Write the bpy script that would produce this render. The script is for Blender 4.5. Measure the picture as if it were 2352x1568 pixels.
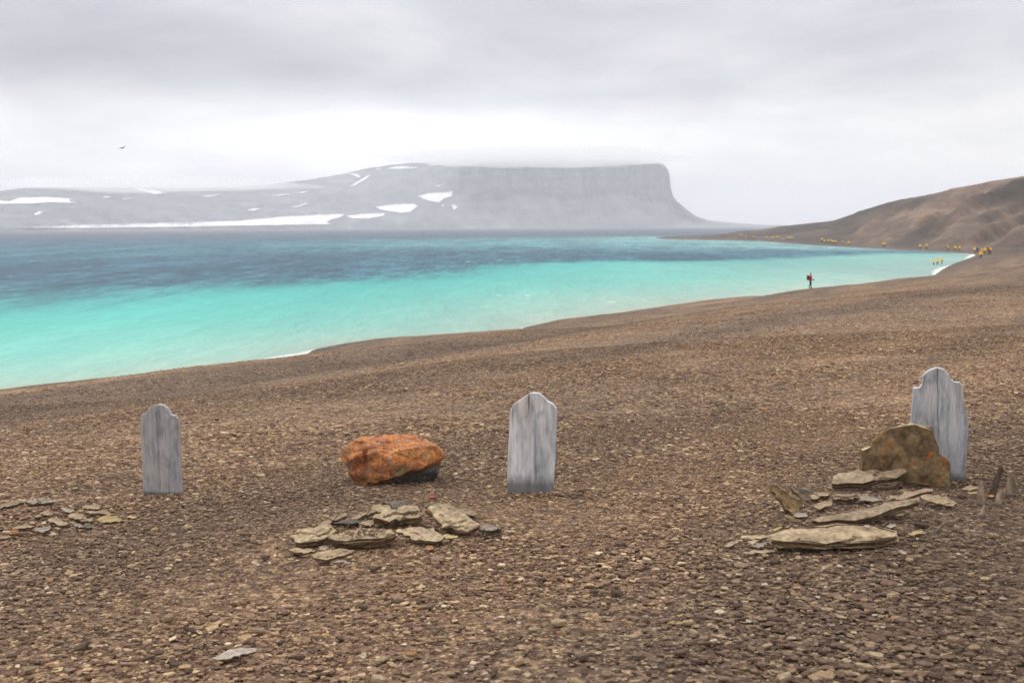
import bpy, bmesh, math, random
import numpy as np
from mathutils import Vector, Matrix

for o in list(bpy.data.objects):
    bpy.data.objects.remove(o)
scene = bpy.context.scene
COL = scene.collection
PI = math.pi
rnd = random.Random(7)

# ------------------------------------------------------------------ camera
F, CU, CV, W, H = 2940.0, 1176.0, 784.0, 2352.0, 1568.0     # focal length, centre and size in picture units
ZC = 8.5                                                    # eye above the sea
PITCH = math.atan((CV - 518.0) / F)
ROLL = math.radians(-0.22)
_fw = np.array([0, math.cos(PITCH), -math.sin(PITCH)])
_u0 = np.array([0, math.sin(PITCH), math.cos(PITCH)])
_r0 = np.array([1.0, 0, 0])
_R = math.cos(ROLL) * _r0 + math.sin(ROLL) * _u0
_U = -math.sin(ROLL) * _r0 + math.cos(ROLL) * _u0
cam = bpy.data.cameras.new('camera')
cam.sensor_width = 36.0
cam.lens = 36.0 * F / W
cam.clip_start = 0.1
cam.clip_end = 60000
cam.dof.use_dof = True
cam.dof.focus_distance = 9.0
cam.dof.aperture_fstop = 5.2
camo = bpy.data.objects.new('camera', cam)
COL.objects.link(camo)
m = Matrix.Identity(4)
for i in range(3):
    m[i][0], m[i][1], m[i][2] = _R[i], _U[i], -_fw[i]
m[2][3] = ZC
camo.matrix_world = m
scene.camera = camo

# ------------------------------------------------------------------ sky, sun, exposure
SUN_EL, SUN_AZ = math.radians(50), math.radians(-48)        # azimuth measured from +Y (ahead) towards +X
world = bpy.data.worlds.new('World')
scene.world = world
world.use_nodes = True
wt = world.node_tree
wt.nodes.clear()
def WN(t, **k):
    n = wt.nodes.new(t)
    for a, b in k.items():
        setattr(n, a, b)
    return n
wl = wt.links.new
wout = WN('ShaderNodeOutputWorld')
wbg = WN('ShaderNodeBackground'); wbg.inputs[1].default_value = 0.10
wl(wbg.outputs[0], wout.inputs[0])
sky = WN('ShaderNodeTexSky', sky_type='NISHITA', sun_disc=False, sun_elevation=SUN_EL, sun_rotation=SUN_AZ)
tc = WN('ShaderNodeTexCoord')
sep = WN('ShaderNodeSeparateXYZ'); wl(tc.outputs['Generated'], sep.inputs[0])
def wmap(scale, loc=(0, 0, 0)):
    mp = WN('ShaderNodeMapping'); mp.inputs['Scale'].default_value = scale; mp.inputs['Location'].default_value = loc
    wl(tc.outputs['Generated'], mp.inputs[0]); return mp
n1 = WN('ShaderNodeTexNoise'); n1.inputs['Scale'].default_value = 1.0; n1.inputs['Detail'].default_value = 4; n1.inputs['Roughness'].default_value = 0.45
n1.inputs['Distortion'].default_value = 0.5
wl(wmap((3.4, 3.4, 13.0), (1.7, 0.4, 0.35)).outputs[0], n1.inputs[0])
n2 = WN('ShaderNodeTexNoise'); n2.inputs['Scale'].default_value = 1.0; n2.inputs['Detail'].default_value = 6; n2.inputs['Roughness'].default_value = 0.55
wl(wmap((9.0, 9.0, 30.0), (4.1, 2.0, 0.0)).outputs[0], n2.inputs[0])
mx = WN('ShaderNodeMath', operation='MULTIPLY_ADD'); wl(n2.outputs[0], mx.inputs[0]); mx.inputs[1].default_value = 0.42
wl(n1.outputs[0], mx.inputs[2])
# the cloud deck: bright towards the horizon, a greyer belt above it, brighter again overhead
elr = WN('ShaderNodeValToRGB'); wl(sep.outputs[2], elr.inputs[0])
def ramp(node, stops, interp='LINEAR'):
    cr = node.color_ramp; cr.interpolation = interp
    while len(cr.elements) > 1: cr.elements.remove(cr.elements[-1])
    cr.elements[0].position = stops[0][0]; cr.elements[0].color = (*stops[0][1], 1)
    for p, c in stops[1:]:
        e = cr.elements.new(p); e.color = (*c, 1)
ramp(elr, [(0.0, (0.76, 0.765, 0.80)), (0.045, (0.86, 0.86, 0.88)), (0.080, (0.80, 0.80, 0.83)), (0.115, (0.68, 0.685, 0.73)), (0.17, (0.72, 0.725, 0.77)), (0.4, (1.2, 1.2, 1.24)), (1.0, (2.0, 2.0, 2.0))])
clr = WN('ShaderNodeValToRGB'); wl(mx.outputs[0], clr.inputs[0])
ramp(clr, [(0.50, (0.76, 0.76, 0.79)), (0.70, (1.0, 1.0, 1.0)), (0.88, (1.24, 1.225, 1.20))])
mul = WN('ShaderNodeMix', data_type='RGBA', blend_type='MULTIPLY'); mul.inputs[0].default_value = 1.0
wl(elr.outputs[0], mul.inputs[6]); wl(clr.outputs[0], mul.inputs[7])
def wlobe(x0, wx, z0, wz, amp):
    def q(sock, c0, w):
        a = WN('ShaderNodeMath', operation='SUBTRACT'); wl(sock, a.inputs[0]); a.inputs[1].default_value = c0
        d = WN('ShaderNodeMath', operation='DIVIDE'); wl(a.outputs[0], d.inputs[0]); d.inputs[1].default_value = w
        p = WN('ShaderNodeMath', operation='POWER'); ab = WN('ShaderNodeMath', operation='ABSOLUTE'); wl(d.outputs[0], ab.inputs[0]); wl(ab.outputs[0], p.inputs[0]); p.inputs[1].default_value = 2
        return p.outputs[0]
    sm = WN('ShaderNodeMath', operation='ADD'); wl(q(sep.outputs[0], x0, wx), sm.inputs[0]); wl(q(sep.outputs[2], z0, wz), sm.inputs[1])
    ng_ = WN('ShaderNodeMath', operation='MULTIPLY'); wl(sm.outputs[0], ng_.inputs[0]); ng_.inputs[1].default_value = -1
    ex_ = WN('ShaderNodeMath', operation='EXPONENT'); wl(ng_.outputs[0], ex_.inputs[0])
    am = WN('ShaderNodeMath', operation='MULTIPLY'); wl(ex_.outputs[0], am.inputs[0]); am.inputs[1].default_value = amp
    return am.outputs[0]
lb = WN('ShaderNodeMath', operation='ADD'); wl(wlobe(-.08, .22, .066, .030, .46), lb.inputs[0]); wl(wlobe(-.30, .22, .128, .030, -.30), lb.inputs[1])
lb1 = WN('ShaderNodeMath', operation='ADD'); wl(lb.outputs[0], lb1.inputs[0]); lb1.inputs[1].default_value = 1.0
mul2 = WN('ShaderNodeMix', data_type='RGBA', blend_type='MULTIPLY'); mul2.inputs[0].default_value = 1.0
wl(mul.outputs[2], mul2.inputs[6]); wl(lb1.outputs[0], mul2.inputs[7]); mul = mul2
up10 = WN('ShaderNodeMix', data_type='RGBA', blend_type='MULTIPLY'); up10.inputs[0].default_value = 1.0
wl(mul.outputs[2], up10.inputs[6]); up10.inputs[7].default_value = (10, 10, 10, 1)
wmix = WN('ShaderNodeMix', data_type='RGBA'); wmix.inputs[0].default_value = 0.95
wl(sky.outputs[0], wmix.inputs[6]); wl(up10.outputs[2], wmix.inputs[7])
wl(wmix.outputs[2], wbg.inputs[0])

sun = bpy.data.lights.new('sun', 'SUN'); sun.energy = 1.5; sun.angle = math.radians(12); sun.color = (1, 0.97, 0.92)
suno = bpy.data.objects.new('sun', sun); COL.objects.link(suno)
suno.rotation_euler = Vector((-math.sin(SUN_AZ) * math.cos(SUN_EL), -math.cos(SUN_AZ) * math.cos(SUN_EL), -math.sin(SUN_EL))).to_track_quat('-Z', 'Y').to_euler()
suno.location = (0, 0, 400)

vs = scene.view_settings
vs.view_transform = 'Standard'; vs.look = 'None'; vs.gamma = 1.0; vs.use_curve_mapping = False
vs.exposure = 0.0
scene.render.engine = 'CYCLES'
cy = scene.cycles
cy.use_denoising = True
try: cy.denoiser = 'OPENIMAGEDENOISE'; cy.denoising_prefilter = 'FAST'; cy.denoising_input_passes = 'RGB_ALBEDO_NORMAL'
except Exception: pass
cy.max_bounces = 6; cy.diffuse_bounces = 3; cy.glossy_bounces = 2; cy.volume_bounces = 3; cy.transmission_bounces = 2
cy.use_adaptive_sampling = True; cy.adaptive_threshold = 0.01
cy.caustics_reflective = False; cy.caustics_refractive = False

# ------------------------------------------------------------------ maths helpers
def ray(u, v):
    a, b = (u - CU) / F, -(v - CV) / F
    d = a * _R + b * _U + _fw
    return d / d[1]                                         # unit step in y
def at_y(u, v, y):
    d = ray(u, v); return np.array([d[0] * y, y, ZC + d[2] * y])
def at_z(u, v, z=0.0):
    d = ray(u, v); y = (z - ZC) / d[2]; return np.array([d[0] * y, y, z])
def lin(c):
    c = np.asarray(c, float) / 255.0
    return np.where(c <= 0.04045, c / 12.92, ((c + 0.055) / 1.055) ** 2.4)
def _h(ix, iy, seed):
    n = (ix.astype(np.int64) * 374761393 + iy.astype(np.int64) * 668265263 + seed * 974634541) & 0x7fffffff
    n = ((n ^ (n >> 13)) * 1274126177) & 0x7fffffff
    n = ((n ^ (n >> 16)) * 668265263) & 0x7fffffff
    return ((n ^ (n >> 15)) & 0xffff) / 65535.0
def vn(x, y, seed=0):
    x = np.asarray(x, float); y = np.asarray(y, float) + 0 * x
    ix, iy = np.floor(x), np.floor(y); fx, fy = x - ix, y - iy
    fx = fx * fx * fx * (fx * (fx * 6 - 15) + 10); fy = fy * fy * fy * (fy * (fy * 6 - 15) + 10)
    a, b, c, d = _h(ix, iy, seed), _h(ix + 1, iy, seed), _h(ix, iy + 1, seed), _h(ix + 1, iy + 1, seed)
    return (a + (b - a) * fx) * (1 - fy) + (c + (d - c) * fx) * fy
def fbm(x, y, seed=0, o=4):
    s, a, t = 0.0, 1.0, 0.0
    for k in range(o):
        s = s + a * (vn(x * 2 ** k, y * 2 ** k, seed + k) - 0.5); t += a; a *= 0.5
    return s / t * 2
def ss(a, b, x):
    t = np.clip((x - a) / (b - a), 0, 1); return t * t * (3 - 2 * t)

# ------------------------------------------------------------------ land form
near_edge = [(0, 895), (180, 877), (350, 859), (560, 832), (640, 822), (705, 813), (722, 802), (800, 787), (900, 779), (1000, 772), (1135, 765), (1180, 763), (1205, 752), (1290, 733), (1400, 722), (1470, 711), (1560, 698), (1640, 688), (1750, 684), (1860, 668), (1960, 660), (2060, 646), (2140, 636), (2152, 628), (2165, 618), (2190, 606), (2215, 597), (2238, 588)]
far_edge = [(2241, 584.5), (2165, 579), (2035, 572.3), (1960, 568.5), (1883, 564), (1800, 558.5), (1749, 554.4), (1680, 552.3), (1620, 551), (1560, 550), (1523, 549), (1505, 546.5)]
SH = [at_z(u, v)[:2] for u, v in near_edge] + [at_z(u, v)[:2] for u, v in far_edge]
TIP = SH[-1]
pre = [np.array(p, float) for p in ((-900, -900), (-420, -380), (-230, -160), (-120, -45), (-62, 15))]
post = [TIP + np.array(p, float) for p in ((6, 22), (30, 60), (90, 110), (260, 190), (900, 300))]
SHORE = np.array(pre + SH + post)
LAND = np.array(list(SHORE) + [np.array((3000., 1200.)), np.array((3000., -900.))])

def seg_dist(px, py, pts):
    best = np.full(px.shape, 1e18)
    for (ax, ay), (bx, by) in zip(pts[:-1], pts[1:]):
        dx, dy = bx - ax, by - ay
        t = np.clip(((px - ax) * dx + (py - ay) * dy) / (dx * dx + dy * dy), 0, 1)
        d = (px - ax - t * dx) ** 2 + (py - ay - t * dy) ** 2
        np.minimum(best, d, out=best)
    return np.sqrt(best)
def inside(px, py, poly):
    r = np.zeros(px.shape, bool)
    n = len(poly); j = n - 1
    for i in range(n):
        xi, yi = poly[i]; xj, yj = poly[j]
        if yi != yj:
            c = ((yi > py) != (yj > py)) & (px < (xj - xi) * (py - yi) / (yj - yi) + xi)
            r ^= c
        j = i
    return r
def shore_s(px, py):
    d = seg_dist(px, py, SHORE)
    return np.where(inside(px, py, LAND), d, -d)

# hill crest line, as azimuth tangent -> (distance, height); foot of the hill likewise
crest = [(1500, 544, 895), (1560, 541.5, 880), (1620, 540, 865), (1680, 534, 850), (1700, 531, 845), (1745, 528.5, 835), (1787, 520, 800), (1850, 513.5, 780), (1913, 507, 760), (1955, 493, 740), (1998, 478, 720), (2035, 466, 705), (2073, 457, 690), (2117, 449.7, 668), (2206, 431, 630), (2277, 416, 600), (2352, 404, 570), (2600, 372, 500), (3000, 330, 430), (4000, 270, 360)]
CT, CD, CZ = [], [], []
for u, v, y in crest:
    p = at_y(u, v, y); CT.append(p[0] / p[1]); CD.append(y); CZ.append(p[2])
fe = sorted(((p[0] / p[1], p[1]) for p in SH[len(near_edge):]))
FT = [a for a, b in fe] + [0.5, 1.0]; FD = [b for a, b in fe] + [330, 240]

MOUNDS = []
def hfun(x, y, s=None, fine=True):
    x = np.asarray(x, float); y = np.asarray(y, float)
    if s is None: s = shore_s(x, y)
    near = np.interp(s, [-60, -20, 0, 2.5, 6, 12, 20, 35, 46, 50.2, 52.8, 55.6, 58, 75, 120, 300], [-4, -2, 0, .38, .72, 1.45, 2.55, 4.75, 6.12, 6.41, 6.54, 6.68, 6.80, 7.5, 9.5, 16])
    far = np.interp(s, [-60, -20, 0, 4, 12, 30, 80, 300], [-4, -2, 0, 1.0, 1.7, 2.3, 3.2, 5.0])
    w = ss(190, 320, y)
    z = near * (1 - w) + far * w
    ys = np.maximum(y, 1e-3)
    ta = np.clip(x / ys, -2, 3); ta = np.where(y < 60, 3, ta)
    dr = np.interp(ta, CT, CD); zr = np.interp(ta, CT, CZ); ds = np.interp(ta, FT, FD) + 14
    t = np.clip((y - ds) / np.maximum(dr - ds, 20), 0, 1)
    act = (ta > CT[0] - 0.02) & (s > 0) & (y > 150)
    S = t * t * (3 - 2 * t) * 0.55 + t * 0.45
    ph = ta * 30 - t * 3.0
    big = ss(6, 14, zr)
    n = 1 - np.abs(fbm(ph, t * 1.3, 11, 3)) * 2.2
    n2 = fbm(ph * 2.7, t * 2.5, 31, 3)
    rib = (n - 0.35 + 0.6 * n2) * (t ** .8 * (1 - t) ** 1.35 * 3.2) * zr * 0.36 * big
    rib = rib + fbm(ph * 7, t * 9, 51, 3) * .022 * zr * big * ss(0, .15, t) * (1 - ss(.8, 1, t))
    zh = z + (zr - z) * S + rib
    zh = np.where(y > dr, zr - 0.02 * (y - dr), zh)
    z = np.where(act & (t > 0), np.maximum(zh, z * (1 - S)), z)
    # beach ridges along the shore, and uneven shingle
    land = ss(0.5, 4, s)
    rid = fbm(s / 7.0 + 0.5 * fbm(x / 30, y / 30, 5, 2), (x + y) / 90, 17, 3)
    z = z + land * rid * 0.42 * ss(3, 8, s) * (1 - ss(40, 52, s)) * (1 - w)
    z = z + land * fbm(x / 11, y / 11, 3, 3) * 0.16 * ss(14, 40, np.hypot(x, y)) * (1 - ss(300, 500, y))
    z = z + land * fbm(x / 1.9, y / 1.9, 41, 3) * 0.035 * (1 - ss(60, 120, y))
    for (mx_, my_, sx, sy, a) in MOUNDS:
        z = z + a * np.exp(-((x - mx_) / sx) ** 2 - ((y - my_) / sy) ** 2)
    return z
_YS = np.geomspace(3.0, 1250, 1500)
def hit(u, v):
    d = ray(u, v)
    ys = _YS
    g = ZC + d[2] * ys - hfun(d[0] * ys, ys)
    k = np.argmax(g < 0)
    if g[k] >= 0:
        k = int(np.argmin(g / ys)); y = ys[k]
        return np.array([d[0] * y, y, float(hfun(np.array([d[0] * y]), np.array([y]))[0])])
    a, b = ys[max(k - 1, 0)], ys[k]
    yy = np.linspace(a, b, 40)
    g = ZC + d[2] * yy - hfun(d[0] * yy, yy)
    y = yy[np.argmax(g < 0)]
    return np.array([d[0] * y, y, float(hfun(np.array([d[0] * y]), np.array([y]))[0])])
def gz(x, y):
    return float(hfun(np.array([float(x)]), np.array([float(y)]))[0])

# crop windows of the photograph -> picture units
K = 0.8448
def c1(p): return ((300 + p[0] * .2551) * K, (1020 + p[1] * .2551) * K)
def c3(p): return ((1320 + p[0] * .22968) * K, (1020 + p[1] * .22968) * K)
def c4(p): return ((2280 + p[0] * .36977) * K, (960 + p[1] * .36977) * K)
def c5(p): return ((740 + p[0] * .28912) * K, (1320 + p[1] * .28912) * K)
def c6(p): return ((1960 + p[0] * .35034) * K, (1240 + p[1] * .35034) * K)
def c7(p): return ((p[0] * .17007) * K, (1320 + p[1] * .17007) * K)
def c8(p): return ((500 + p[0] * .29762) * K, (1400 + p[1] * .29762) * K)

for (u, v, sx, sy, a) in ((900, 1215, .75, .45, .07), (1980, 1190, .65, .7, .06), (110, 1185, .6, .5, .06)):
    p = hit(u, v); MOUNDS.append((p[0], p[1], sx, sy, a))

# ------------------------------------------------------------------ materials
def M(name):
    mt = bpy.data.materials.new(name); mt.use_nodes = True
    nt = mt.node_tree; nt.nodes.clear()
    out = nt.nodes.new('ShaderNodeOutputMaterial'); b = nt.nodes.new('ShaderNodeBsdfPrincipled')
    nt.links.new(b.outputs[0], out.inputs[0])
    def N(t, **k):
        n = nt.nodes.new(t)
        for a, c in k.items(): setattr(n, a, c)
        return n
    def L(a, c): nt.links.new(a, c)
    b.inputs['Roughness'].default_value = 0.9
    b.inputs['Specular IOR Level'].default_value = 0.25
    return mt, b, N, L
def noise(N, L, vec, scale, detail=4, rough=.55, dist=0, mscale=None):
    n = N('ShaderNodeTexNoise'); n.inputs['Scale'].default_value = scale; n.inputs['Detail'].default_value = detail
    n.inputs['Roughness'].default_value = rough; n.inputs['Distortion'].default_value = dist
    if mscale:
        mp = N('ShaderNodeMapping'); mp.inputs['Scale'].default_value = mscale; L(vec, mp.inputs[0]); vec = mp.outputs[0]
    L(vec, n.inputs['Vector']); return n.outputs[0]
def rmp(N, L, fac, stops, interp='LINEAR'):
    r = N('ShaderNodeValToRGB'); L(fac, r.inputs[0]); ramp(r, stops, interp); return r.outputs[0]
def mixc(N, L, fac, a, c, blend='MIX'):
    n = N('ShaderNodeMix', data_type='RGBA', blend_type=blend)
    for s, i in ((fac, 0), (a, 6), (c, 7)):
        if isinstance(s, (int, float)): n.inputs[i].default_value = s
        elif isinstance(s, tuple): n.inputs[i].default_value = (*s, 1)
        else: L(s, n.inputs[i])
    return n.outputs[2]
def math_(N, L, op, a, c=None):
    n = N('ShaderNodeMath', operation=op)
    for s, i in ((a, 0), (c, 1)):
        if s is None: continue
        if isinstance(s, (int, float)): n.inputs[i].default_value = s
        else: L(s, n.inputs[i])
    return n.outputs[0]
def bump(N, L, b, h, strength, dist, prev=None):
    n = N('ShaderNodeBump'); n.inputs['Strength'].default_value = strength; n.inputs['Distance'].default_value = dist
    L(h, n.inputs['Height'])
    if prev is not None: L(prev, n.inputs['Normal'])
    L(n.outputs[0], b.inputs['Normal']); return n.outputs[0]

CHIP_STOPS = [(0.0, (.066, .038, .026)), (.12, (.102, .061, .041)), (.32, (.152, .095, .064)), (.54, (.210, .135, .089)), (.68, (.200, .136, .104)), (.80, (.29, .195, .118)), (.90, (.37, .265, .158)), (.96, (.47, .355, .225)), (.98, (.33, .185, .08)), (.99, (.55, .46, .35))]
CHIP_STOPS = [(p, tuple(x * .94 for x in k)) for p, k in CHIP_STOPS]

# shingle chips (each takes its own colour)
chip_mat, b, N, L = M('shingle chip stone')
oi = N('ShaderNodeObjectInfo'); tcn = N('ShaderNodeTexCoord')
c = rmp(N, L, oi.outputs['Random'], CHIP_STOPS)
nn = noise(N, L, tcn.outputs['Object'], 3.0, 4)
c = mixc(N, L, 1.0, c, rmp(N, L, nn, [(.3, (.68, .66, .64)), (.7, (1.28, 1.27, 1.25))]), 'MULTIPLY')
att = N('ShaderNodeAttribute', attribute_type='INSTANCER', attribute_name='tone')
c = mixc(N, L, 1.0, c, rmp(N, L, att.outputs['Fac'], [(0, (.56, .51, .49)), (.5, (1, 1, 1)), (1, (1.55, 1.47, 1.34))]), 'MULTIPLY')
L(c, b.inputs['Base Color'])
bump(N, L, b, noise(N, L, tcn.outputs['Object'], 7, 3), .5, .05)
# the larger single chips (no instancer tone)
stone_mat, b, N, L = M('single shingle stone')
oi = N('ShaderNodeObjectInfo'); tcn = N('ShaderNodeTexCoord')
c = rmp(N, L, oi.outputs['Random'], [(0, (.09, .057, .039)), (.3, (.15, .100, .069)), (.55, (.21, .143, .095)), (.75, (.30, .21, .128)), (.9, (.42, .32, .20)), (.96, (.34, .19, .08)), (1, (.50, .43, .34))])
nn = noise(N, L, tcn.outputs['Object'], 3.0, 5)
c = mixc(N, L, 1.0, c, rmp(N, L, nn, [(.3, (.66, .64, .62)), (.7, (1.25, 1.24, 1.22))]), 'MULTIPLY')
L(c, b.inputs['Base Color'])
bump(N, L, b, noise(N, L, tcn.outputs['Object'], 7, 4), .6, .06)

# ground
ground_mat, b, N, L = M('shingle ground')
geo = N('ShaderNodeNewGeometry'); pos = geo.outputs['Position']
vo = N('ShaderNodeTexVoronoi'); vo.inputs['Scale'].default_value = 34; vo.inputs['Randomness'].default_value = 1; L(pos, vo.inputs['Vector'])
bw = N('ShaderNodeSeparateColor'); L(vo.outputs['Color'], bw.inputs[0])
c = rmp(N, L, bw.outputs[0], [(p, tuple(x * .80 for x in k)) for p, k in CHIP_STOPS])
g1 = noise(N, L, pos, 6.0, 5, .7)
c = mixc(N, L, 1.0, c, rmp(N, L, g1, [(.3, (.55, .54, .52)), (.5, (.95, .95, .95)), (.72, (1.5, 1.46, 1.4))]), 'MULTIPLY')
g2 = noise(N, L, pos, .8, 6, .7)
c = mixc(N, L, 1.0, c, rmp(N, L, g2, [(.3, (.72, .70, .69)), (.7, (1.25, 1.24, 1.2))]), 'MULTIPLY')
att = N('ShaderNodeAttribute', attribute_name='tone')
c = mixc(N, L, 1.0, c, rmp(N, L, att.outputs['Fac'], [(0, (.55, .50, .48)), (.5, (1, 1, 1)), (1, (1.6, 1.5, 1.36))]), 'MULTIPLY')
# the hillside: finer, greyer scree
hl = N('ShaderNodeAttribute', attribute_name='hill')
g3 = noise(N, L, pos, .05, 6, .65); g4 = noise(N, L, pos, 1.0, 4, .6, 0, (.02, .02, .35))
hc = rmp(N, L, g3, [(.32, (.042, .028, .021)), (.5, (.068, .047, .035)), (.68, (.105, .078, .059))])
g5 = noise(N, L, pos, .35, 5, .7)
hc = mixc(N, L, 1.0, hc, rmp(N, L, g5, [(.3, (.6, .59, .58)), (.7, (1.5, 1.45, 1.4))]), 'MULTIPLY')
hc = mixc(N, L, 1.0, hc, rmp(N, L, g4, [(.3, (.82, .8, .8)), (.7, (1.2, 1.2, 1.2))]), 'MULTIPLY')
sc_ = N('ShaderNodeAttribute', attribute_name='scree')
hc = mixc(N, L, 1.0, hc, rmp(N, L, sc_.outputs['Fac'], [(.2, (.5, .48, .48)), (.5, (1, 1, 1)), (.8, (1.8, 1.7, 1.6))]), 'MULTIPLY')
c = mixc(N, L, hl.outputs['Fac'], c, hc)
wet = N('ShaderNodeAttribute', attribute_name='wet')
c = mixc(N, L, wet.outputs['Fac'], c, (.062, .050, .047))
L(c, b.inputs['Base Color'])
bn = bump(N, L, b, vo.outputs['Distance'], .9, .02)
bump(N, L, b, g1, .8, .06, bn)

# sea
sea_mat, b, N, L = M('sea water')
geo = N('ShaderNodeNewGeometry'); pos = geo.outputs['Position']
col = N('ShaderNodeAttribute', attribute_name='col')
dk = N('ShaderNodeAttribute', attribute_name='chop')
w1 = noise(N, L, pos, 1.0, 5, .62, .3, (.24, .050, .1))
w0 = noise(N, L, pos, 1.0, 4, .6, .3, (.055, .011, .1))
w2 = noise(N, L, pos, 1.0, 4, .65, .2, (1.0, .17, .1))
w3 = noise(N, L, pos, 1.0, 3, .5, 0, (.022, .0045, .1))
ww = math_(N, L, 'ADD', math_(N, L, 'ADD', math_(N, L, 'MULTIPLY', w1, .36), math_(N, L, 'MULTIPLY', w2, .36)), math_(N, L, 'MULTIPLY', w0, .28))
c = mixc(N, L, dk.outputs['Fac'], col.outputs['Color'], mixc(N, L, 1.0, col.outputs['Color'], rmp(N, L, ww, [(.42, (.36, .48, .54)), (.5, (.93, .96, .97)), (.565, (2.1, 1.75, 1.62))]), 'MULTIPLY'))  # dark troughs and bright crests: wave shading painted into the water colour
c = mixc(N, L, 1.0, c, rmp(N, L, w3, [(.3, (.84, .88, .9)), (.7, (1.14, 1.1, 1.08))]), 'MULTIPLY')
# a few breaking crests
wc = noise(N, L, pos, 1.0, 3, .5, 0, (.22, .10, .1)); wsel = noise(N, L, pos, .012, 2)
cap = math_(N, L, 'MULTIPLY', rmp(N, L, wc, [(.70, (0, 0, 0)), (.735, (1, 1, 1))]), rmp(N, L, wsel, [(.48, (0, 0, 0)), (.56, (1, 1, 1))]))
c = mixc(N, L, math_(N, L, 'MULTIPLY', cap, .55), c, (.75, .8, .8))
# surf on the shore
fo = N('ShaderNodeAttribute', attribute_name='foam')
fn = noise(N, L, pos, 1.0, 6, .75, 0, (.5, .12, .1))
fm = math_(N, L, 'MULTIPLY', fo.outputs['Fac'], math_(N, L, 'ADD', fn, .52))
fr = rmp(N, L, fm, [(.55, (0, 0, 0)), (.95, (1, 1, 1))])
c = mixc(N, L, fr, c, (.86, .86, .86))
L(c, b.inputs['Base Color'])
b.inputs['Specular IOR Level'].default_value = 0.0; b.inputs['IOR'].default_value = 1.001
gl = N('ShaderNodeBsdfGlossy'); gl.inputs['Roughness'].default_value = .4; gl.inputs['Color'].default_value = (1, 1, 1, 1)
ms = N('ShaderNodeMixShader'); ms.inputs[0].default_value = .09
L(b.outputs[0], ms.inputs[1]); L(gl.outputs[0], ms.inputs[2])
L(ms.outputs[0], [n for n in sea_mat.node_tree.nodes if n.type == 'OUTPUT_MATERIAL'][0].inputs[0])
bn = bump(N, L, b, w1, .9, 1.2)
bump(N, L, b, w2, .7, .35, bn)

# far headland and snow
rock_mat, b, N, L = M('far headland rock')
geo = N('ShaderNodeNewGeometry'); pos = geo.outputs['Position']
s1 = noise(N, L, pos, 1.0, 5, .6, 0, (.004, .004, .05)); s2 = noise(N, L, pos, 1.0, 6, .65, 0, (.02, .02, .004)); s3 = noise(N, L, pos, .004, 4)
c = rmp(N, L, s1, [(.35, (.112, .112, .128)), (.65, (.168, .166, .184))])
c = mixc(N, L, 1.0, c, rmp(N, L, s2, [(.32, (.52, .53, .58)), (.68, (1.35, 1.33, 1.28))]), 'MULTIPLY')
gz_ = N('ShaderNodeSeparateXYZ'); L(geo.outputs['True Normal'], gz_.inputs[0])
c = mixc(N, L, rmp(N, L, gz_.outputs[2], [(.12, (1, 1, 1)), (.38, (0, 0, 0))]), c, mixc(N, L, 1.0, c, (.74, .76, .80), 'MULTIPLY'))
c = mixc(N, L, 1.0, c, rmp(N, L, s3, [(.35, (.82, .82, .84)), (.65, (1.15, 1.15, 1.1))]), 'MULTIPLY')
L(c, b.inputs['Base Color'])
snow_mat, b, N, L = M('old snow')
geo = N('ShaderNodeNewGeometry')
L(rmp(N, L, noise(N, L, geo.outputs['Position'], .02, 5), [(.3, (.68, .68, .69)), (.7, (.82, .82, .82))]), b.inputs['Base Color'])

def slab_material(name, lo, hi, lichen=0.0, pale=0.0, lich_col=(.42, .12, .02)):
    mt, b, N, L = M(name)
    tcn = N('ShaderNodeTexCoord'); v = tcn.outputs['Object']
    oi = N('ShaderNodeObjectInfo')
    a1 = noise(N, L, v, 9, 6, .65, .4); a2 = noise(N, L, v, 34, 5, .6); a3 = noise(N, L, v, 1.0, 4, .6, 0, (6, 6, 110))
    c = rmp(N, L, a1, [(.30, lo), (.52, tuple((x + y) / 2 for x, y in zip(lo, hi))), (.72, hi)])
    c = mixc(N, L, 1.0, c, rmp(N, L, a2, [(.3, (.62, .60, .58)), (.7, (1.3, 1.29, 1.26))]), 'MULTIPLY')
    c = mixc(N, L, 1.0, c, rmp(N, L, oi.outputs['Random'], [(0, (.82, .80, .80)), (1, (1.15, 1.15, 1.12))]), 'MULTIPLY')
    # shade on the side faces put into the colour, streaked along the beds
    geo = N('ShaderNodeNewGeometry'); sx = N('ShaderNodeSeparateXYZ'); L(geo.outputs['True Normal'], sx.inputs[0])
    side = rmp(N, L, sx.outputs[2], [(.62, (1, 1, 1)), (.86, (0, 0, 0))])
    shaded_bed = mixc(N, L, 1.0, c, rmp(N, L, a3, [(.35, (.22, .185, .165)), (.62, (.60, .52, .44))]), 'MULTIPLY')
    c = mixc(N, L, side, c, shaded_bed)
    if lichen > 0:
        l1 = noise(N, L, v, 13, 6, .7, .8)
        th = .78 - lichen * .32
        c = mixc(N, L, rmp(N, L, l1, [(th, (0, 0, 0)), (th + .045, (1, 1, 1))]), c, lich_col)
    if pale > 0:
        l2 = noise(N, L, v, 7, 5, .7, 1.2)
        th = .80 - pale * .3
        c = mixc(N, L, rmp(N, L, l2, [(th, (0, 0, 0)), (th + .06, (1, 1, 1))]), c, (.62, .60, .56))
    L(c, b.inputs['Base Color'])
    bn = bump(N, L, b, a1, .6, .02)
    bn = bump(N, L, b, a3, .5, .006, bn)
    bump(N, L, b, a2, .6, .006, bn)
    return mt
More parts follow.
